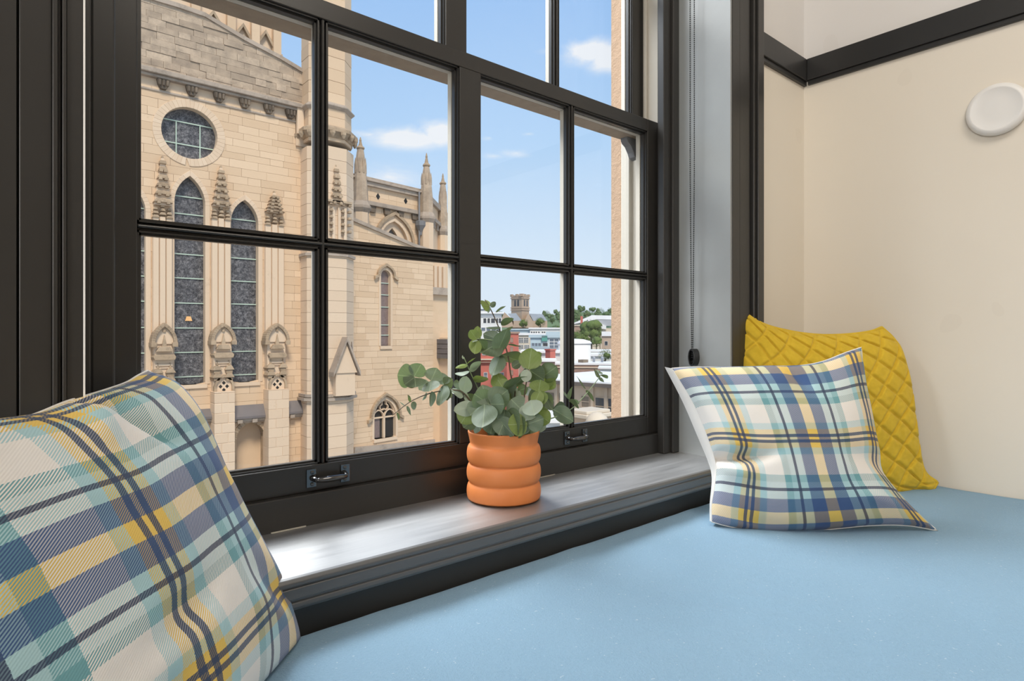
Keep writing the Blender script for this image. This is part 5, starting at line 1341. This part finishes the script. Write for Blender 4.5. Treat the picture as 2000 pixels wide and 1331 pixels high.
def blob(mb, c, r, seed, sq=.85, sub=3, amp=.35, fr=1.6):
    bm = bmesh.new(); bmesh.ops.create_icosphere(bm, subdivisions=sub, radius=1)
    vs = []
    for v in bm.verts:
        p = v.co.copy(); k = 1 + amp * noise.noise(p * fr + Vector((seed, 0, 0))) + amp * .5 * noise.noise(p * fr * 2.7 + Vector((seed, 5, 0)))
        vs.append((c[0] + p.x * r * k, c[1] + p.y * r * k, c[2] + p.z * r * k * sq))
    mb.add(vs, [tuple(v.index for v in f.verts) for f in bm.faces], True); bm.free()
def crown(c, R_, seed, n=9, sub=2):
    mb = MB(); rn = random.Random(seed)
    for k in range(n):
        an, el = rn.uniform(0, 6.28), rn.uniform(-.5, 1.0); d_ = R_ * rn.uniform(.35, .75)
        blob(mb, (c[0] + d_ * math.cos(an), c[1] + d_ * math.sin(an), c[2] + d_ * el), R_ * rn.uniform(.32, .55), seed + k, .9, sub)
    # loose leaf sprays that break up the outline
    vs, fs = [], []
    for k in range(700):
        d_ = Vector((rn.gauss(0, 1), rn.gauss(0, 1), rn.gauss(0, .9))).normalized(); p = Vector(c) + d_ * R_ * rn.uniform(.75, 1.12); s = R_ * rn.uniform(.04, .09)
        a_ = Vector((rn.gauss(0, 1), rn.gauss(0, 1), rn.gauss(0, 1))).normalized(); b = a_.cross(d_).normalized(); o_ = len(vs)
        vs += [p - a_ * s, p + b * s * .6, p + a_ * s, p - b * s * .6]; fs.append((o_, o_ + 1, o_ + 2, o_ + 3))
    mb.add(vs, fs); return mb
crown((q.x, q.y, at(1182, 694, 86).z), .9, 70, 4, 1).build('crown', 'foliage', st_)
def tree(name, px, py, t_, rpx, seed, label, mat='foliage', n=9, group=None):
    c = at(px, py, t_); R_ = rpx / F * t_; r_ = empty(name, (c.x, c.y, GZ), label, 'tree', group)
    crown(c, R_, seed, n).build('crown', mat, r_); m_ = MB(); m_.tube([(c.x, c.y, GZ), (c.x, c.y, c.z)], R_ * .09, 7); m_.build('trunk', 'tree_bark', r_); return r_
# white tank
c = at(1122, 690, 80); rk = 33 / F * 80; o = empty('rooftop_tank', (c.x, c.y, GZ), 'big round white tank with a domed lid, beside the bright green bush', 'tank'); zt = at(1122, 667, 80).z
MB().lathe((c.x, c.y, 0), [(rk * .96, GZ), (rk * .96, zt - .3)], 32).build('tank_wall', 'white_render', o); MB().lathe((c.x, c.y, 0), [(rk, zt - .35), (rk * 1.02, zt - .2), (rk * .9, zt + .05), (rk * .5, zt + .28), (.02, zt + .34)], 32).build('lid', 'white_roof', o)
# beige block with two windows
r, wl, W, zt = bld('beige_block', 1175, 132, 1232, 128, 656, 16, 'tan_render', 'beige block with two small windows and a white parapet', yat=(1190, 130)); band(r, wl, 1175, 648, 1232, 657, 'white_roof', 'parapet', .3)
for x0, x1 in ((1181, 1187), (1197, 1203)): win_at(r, wl, x0, 667, x1, 675)
tree('roadside_tree', 1155, 646, 150, 21, 3, 'tall dark green tree in front of the long white roof', n=12); tree('roadside_tree', 1135, 660, 142, 16, 4, 'spreading green tree left of the tall one, behind the tank', n=8)
tree('bush', 1165, 667, 115, 11, 5, 'bright green bush between the white tank and the beige block', n=7)
tree('roadside_tree', 1172, 655, 140, 9, 44, 'small tree at the left end of the beige block', n=5)
m_ = MB(); r, wl, W, zt = bld('long_white_hall', 1113, 215, 1260, 215, 641, 30, 'cream_render', 'long hall with a white gable roof and a grey slate lower roof')
rp = [wl.sz(1113, 632), wl.sz(1150, 615), wl.sz(1186, 645)]
m_.prism([wl.P(a, z) for a, z in ((wl.sz(1112, 635)[0], wl.sz(1112, 635)[1]), wl.sz(1156, 616), wl.sz(1260, 618), wl.sz(1260, 626), wl.sz(1166, 624))], -wl.n * 24); m_.build('upper_roof', 'white_roof', r)
m_ = MB(); m_.prism([wl.P(a, z, .6) for a, z in (wl.sz(1164, 625), wl.sz(1260, 626), wl.sz(1260, 638), wl.sz(1183, 637))], -wl.n * 2); m_.build('lower_roof', 'grey_roof', r)
m_ = MB(); m_.prism([wl.P(a, z, 1.2) for a, z in (wl.sz(1168, 629), wl.sz(1184, 637), wl.sz(1184, 644), wl.sz(1172, 642))], -wl.n * 3); m_.build('gable_end', 'white_render', r)
r, wl, W, zt = bld('brick_house', 1122, 180, 1140, 180, 637, 9, 'brown_brick', 'small brick house with a red chimney left of the trees'); m_ = MB(); s0 = wl.sz(1136, 630)[0]; wl.box(m_, s0 - .35, s0 + .35, zt - 1, wl.sz(1136, 618)[1], -1, 0); m_.build('chimney', 'red_brick', r); slab(r, wl, W, zt, .3, 7, 'cream_render')
# old church with square tower on the hill
TT = 235
cb = at(1018, 652, TT - 4); oc = empty('tower_church', (cb.x, cb.y, GZ), 'old brown stone church with a square battlemented tower on the skyline', 'church')
lc, mc, rc = at(998.5, 652, TT), at(1019, 652, TT - 4.2), at(1033.5, 652, TT + .4); zt = at(1018, 580, TT).z
back = lc + rc - mc
m_ = MB(); m_.prism([(p.x, p.y, GZ) for p in (mc, rc, back, lc)][::-1], (0, 0, zt - GZ)); m_.build('tower', 'church_stone', oc)
def fwall(a, b): v = b - a; return Wall((a.x, a.y), math.atan2(v.y, v.x))
fl, frr = fwall(lc, mc), fwall(mc, rc)
for wl, L, xs in ((fl, (mc - lc).length, (.38, .66)), (frr, (rc - mc).length, (.36, .72))):
    for f in xs: m_ = MB(); o_ = arch_op(L * f, L * .085, at(1018, 599, TT).z, at(1018, 590, TT).z, at(1018, 586, TT).z); wl.poly(m_, ring(o_, 0), -.1, .05); m_.build('belfry_opening', 'window_dark', oc)
    for zz in (583.5, 602, 606): m_ = MB(); z = at(1018, zz, TT).z; wl.box(m_, -.2, L + .2, z - .2, z + .2, 0, .25); m_.build('string_course', 'church_stone', oc)
    for f in (0, .25, .5, .75, 1): m_ = MB(); wl.box(m_, L * f - .5, L * f + .5, zt - .1, zt + (.9 if f in (0, 1, .5) else .45), -.8, .12); m_.build('merlon', 'church_stone', oc)
def roof(pts, mat, dep, t_, name='roof'):
    m_ = MB(); P3 = [at(x, y, t_) for x, y in pts]; f = ray(1018, 652); f.z = 0; m_.prism(P3, f.normalized() * dep); return m_.build(name, mat, oc)
roof([(978, 640), (978, 628), (985, 610), (998, 622), (1004, 640)], 'church_stone', 8, TT - 7, 'gable'); roof([(992, 613), (1008, 612), (1020, 628), (1003, 628)], 'blue_slate', 6, TT - 6.4)
roof([(1003, 640), (1003, 627), (1024, 627), (1024, 640)], 'church_stone', 5, TT - 6.8, 'nave_wall'); roof([(1023, 640), (1023, 630), (1032, 612), (1041, 628), (1041, 642)], 'church_stone', 8, TT - 9, 'gable')
roof([(1034, 613), (1060, 614), (1069, 627), (1042, 628)], 'blue_slate', 6, TT - 7); roof([(1041, 627), (1069, 627), (1069, 642), (1041, 642)], 'church_stone', 5, TT - 7.4, 'nave_wall')
tree('church_tree', 1023, 632, 205, 9, 8, 'round light green tree at the foot of the old church tower', n=6); tree('church_tree', 1055, 630, 208, 10, 9, 'dark low tree in front of the right-hand church roof', n=6)
tree('church_tree', 1085, 643, 160, 8, 10, 'small dark tree above the glazed building', n=5); tree('church_tree', 976, 617, 240, 9, 12, 'dark tree between the white offices and the old church', n=5)
# wooded hill
hm = MB(); hp = [(900, 640), (960, 628), (1030, 622), (1065, 613), (1100, 606), (1135, 604), (1175, 606), (1215, 607), (1290, 607)]
f = ray(1100, 652); f.z = 0; f.normalize()
for (x0, y0), (x1, y1) in zip(hp, hp[1:]):
    a, b = at(x0, y0 + 6, 430), at(x1, y1 + 6, 430); fa, fb = at(x0, 660, 330), at(x1, 660, 330)
    hm.add([fa, fb, b, a, a + f * 160, b + f * 160], [(0, 1, 2, 3), (3, 2, 5, 4)], True)
o = hm.build('hill', 'hill_green'); o['kind'] = 'structure'
rn = random.Random(4); protos = []
for k in range(3): me = crown((0, 0, 0), 1.0, 50 + k, 8, 2).build('crown', 'foliage_far'); protos.append(me)
k = 0
def hy(x):
    for (x0, y0), (x1, y1) in zip(hp, hp[1:]):
        if x0 <= x <= x1: return y0 + (y1 - y0) * (x - x0) / (x1 - x0)
    return 610
for row, (t_, dy, r0) in enumerate(((440, 3, 7.0), (400, 9, 7.5), (365, 17, 8.5))):
    x = 1040 if row == 0 else 1052 - row * 4
    while x < 1222:
        rr_ = r0 * rn.uniform(.75, 1.35); c = at(x, hy(x) + dy + rn.uniform(-2, 2), t_); R_ = rr_ / F * t_
        root = empty('hill_tree', (c.x, c.y, c.z - R_ * 1.1), 'rounded green tree in the wooded ridge on the skyline', 'tree', 'trees on the far ridge')
        pr = protos[k % 3]; o = pr if k < 3 else pr.copy()
        if k >= 3: COL.objects.link(o)
        o.parent = root; o.location = (0, 0, R_ * 1.1); o.scale = (R_ * .86, R_ * .86, R_ * .92); o.rotation_euler = (0, 0, rn.uniform(0, 6))
        m_ = MB(); m_.tube([(c.x, c.y, c.z - R_ * 1.1), (c.x, c.y, c.z)], R_ * .1, 5); m_.build('trunk', 'tree_bark', root)
        x += rr_ * rn.uniform(2.1, 2.5); k += 1
# white offices on the left
r, wl, W, zt = bld('white_offices', 925, 150, 980, 146, 613, 14, 'white_render', 'white two-storey offices with a row of tall windows, left of the old church', yat=(950, 148)); slab(r, wl, W, zt, .35, 7, 'white_roof', .5)
band(r, wl, 925, 617, 980, 620, 'grey_metal', 'cornice')
for x0, x1 in ((944, 950), (952, 957), (959, 967), (969, 973), (974, 979)): win_at(r, wl, x0, 622, x1, 631.5, 'window_dark')
for x0, x1 in ((940, 948), (950, 958), (960, 968), (970, 978)): win_at(r, wl, x0, 640, x1, 647, 'window_blue')
r, wl, W, zt = bld('stair_tower', 936, 170, 953, 170, 603, 6, 'white_render', 'small white block with a blue band rising behind the offices'); band(r, wl, 936, 604, 953, 606.5, 'window_blue', 'window_band')
# red brick building
r, wl, W, zt = bld('red_brick_building', 905, 76, 994, 70, 664, 6, 'red_brick', 'red brick building with pale string courses behind the eucalyptus', yat=(950, 69))
band(r, wl, 905, 701, 994, 703.5, 'cream_render', 'string_course', .25); band(r, wl, 905, 664, 994, 666, 'cream_render', 'parapet', .25); band(r, wl, 905, 707, 994, 708.5, 'brown_brick', 'cornice', .3)
for x0, x1, y0, y1 in ((942, 950, 685, 694), (945, 952, 728, 742), (960, 968, 728, 744), (976, 984, 728, 744), (962, 970, 683, 693)): win_at(r, wl, x0, y0, x1, y1, 'window_blue', 1, 2, 'white_render')
r, wl, W, zt = bld('red_brick_tower', 990, 64, 1013, 63, 652, 6, 'red_brick', 'tall narrow red brick wing standing right of the grey leaf', yat=(1000, 63.5)); slab(r, wl, W, zt, .2, 6, 'brown_brick', .12)
for y0 in (660, 678, 700, 724): win_at(r, wl, 997, y0, 1002, y0 + 9, 'brown_brick', 1, 1, 'brown_brick')
# cream building and blue glazed building
r, wl, W, zt = bld('cream_office', 994, 118, 1062, 113, 655, 16, 'cream_render', 'cream office building with grids of dark panes', yat=(1020, 116)); slab(r, wl, W, zt, .4, 7, 'white_roof', .3)
for x0, x1, y0, y1 in ((1013, 1022, 660, 670), (1023, 1032, 660, 670), (1039, 1050, 660, 667), (1013, 1022, 674, 682), (1024, 1034, 674, 682)): win_at(r, wl, x0, y0, x1, y1, 'window_dark', 3, 3, 'white_render')
r, wl, W, zt = bld('blue_roof_hall', 996, 140, 1038, 137, 645, 14, 'pale_blue_metal', 'hall with a pale blue metal roof above the cream offices', yat=(1015, 138.5)); slab(r, wl, W, zt, .3, 7, 'pale_blue_metal', .3)
r, wl, W, zt = bld('white_clinic', 1035, 136, 1106, 131, 643, 14, 'white_render', 'white flat block with a strip of small square windows', yat=(1060, 134)); slab(r, wl, W, zt, .3, 7, 'white_roof', .3)
for x0 in (1037, 1041.5, 1046, 1051, 1058, 1062, 1067): win_at(r, wl, x0, 648, x0 + 3.2, 651.5)
r, wl, W, zt = bld('glazed_block', 1036, 106, 1112, 101, 660, 14, 'pale_blue_metal', 'pale blue glazed block with a teal corner panel', yat=(1075, 104)); slab(r, wl, W, zt, .5, 7, 'pale_blue_metal', .3)
band(r, wl, 1066, 648, 1112, 658, 'pale_blue_metal', 'roof_screen', .2); band(r, wl, 1058, 656, 1069, 667, 'teal_panel', 'teal_panel', .3)
win_at(r, wl, 1073, 662, 1110, 680, 'window_blue', 4, 3); win_at(r, wl, 1038, 670, 1057, 677, 'window_blue', 3, 1, 'pale_blue_metal'); win_at(r, wl, 1060, 670, 1070, 677, 'window_dark', 1, 1); win_at(r, wl, 1038, 680, 1110, 687, 'pale_blue_metal', 6, 1, 'grey_metal')
r, wl, W, zt = bld('white_roof_shop', 1020, 78, 1112, 73, 690, 14, 'white_render', 'white flat-roofed shop with a red brick chimney', yat=(1075, 75)); slab(r, wl, W, zt, .25, 7, 'white_roof', .3)
q = at(1075, 690, 71); m_ = MB(); m_.box(q.x - .42, q.x + .42, q.y - .4, q.y + .4, zt - 1.2, at(1075, 683, 71).z); m_.box(q.x - .5, q.x + .5, q.y - .48, q.y + .48, at(1075, 685, 71).z, at(1075, 682, 71).z); m_.build('chimney', 'red_brick', r)
r, wl, W, zt = bld('brick_row', 1014, 56, 1084, 54, 707, 3, 'brown_brick', 'low brown brick row with a pale parapet behind the round leaves', yat=(1085, 57)); slab(r, wl, W, zt, .2, 3, 'white_roof', .15)
r, wl, W, zt = bld('white_terrace', 1020, 40, 1100, 37, 826, 5, 'white_render', 'bright white terrace roof low behind the pot', yat=(1065, 38.5)); slab(r, wl, W, zt, .2, 5, 'white_roof', .2)
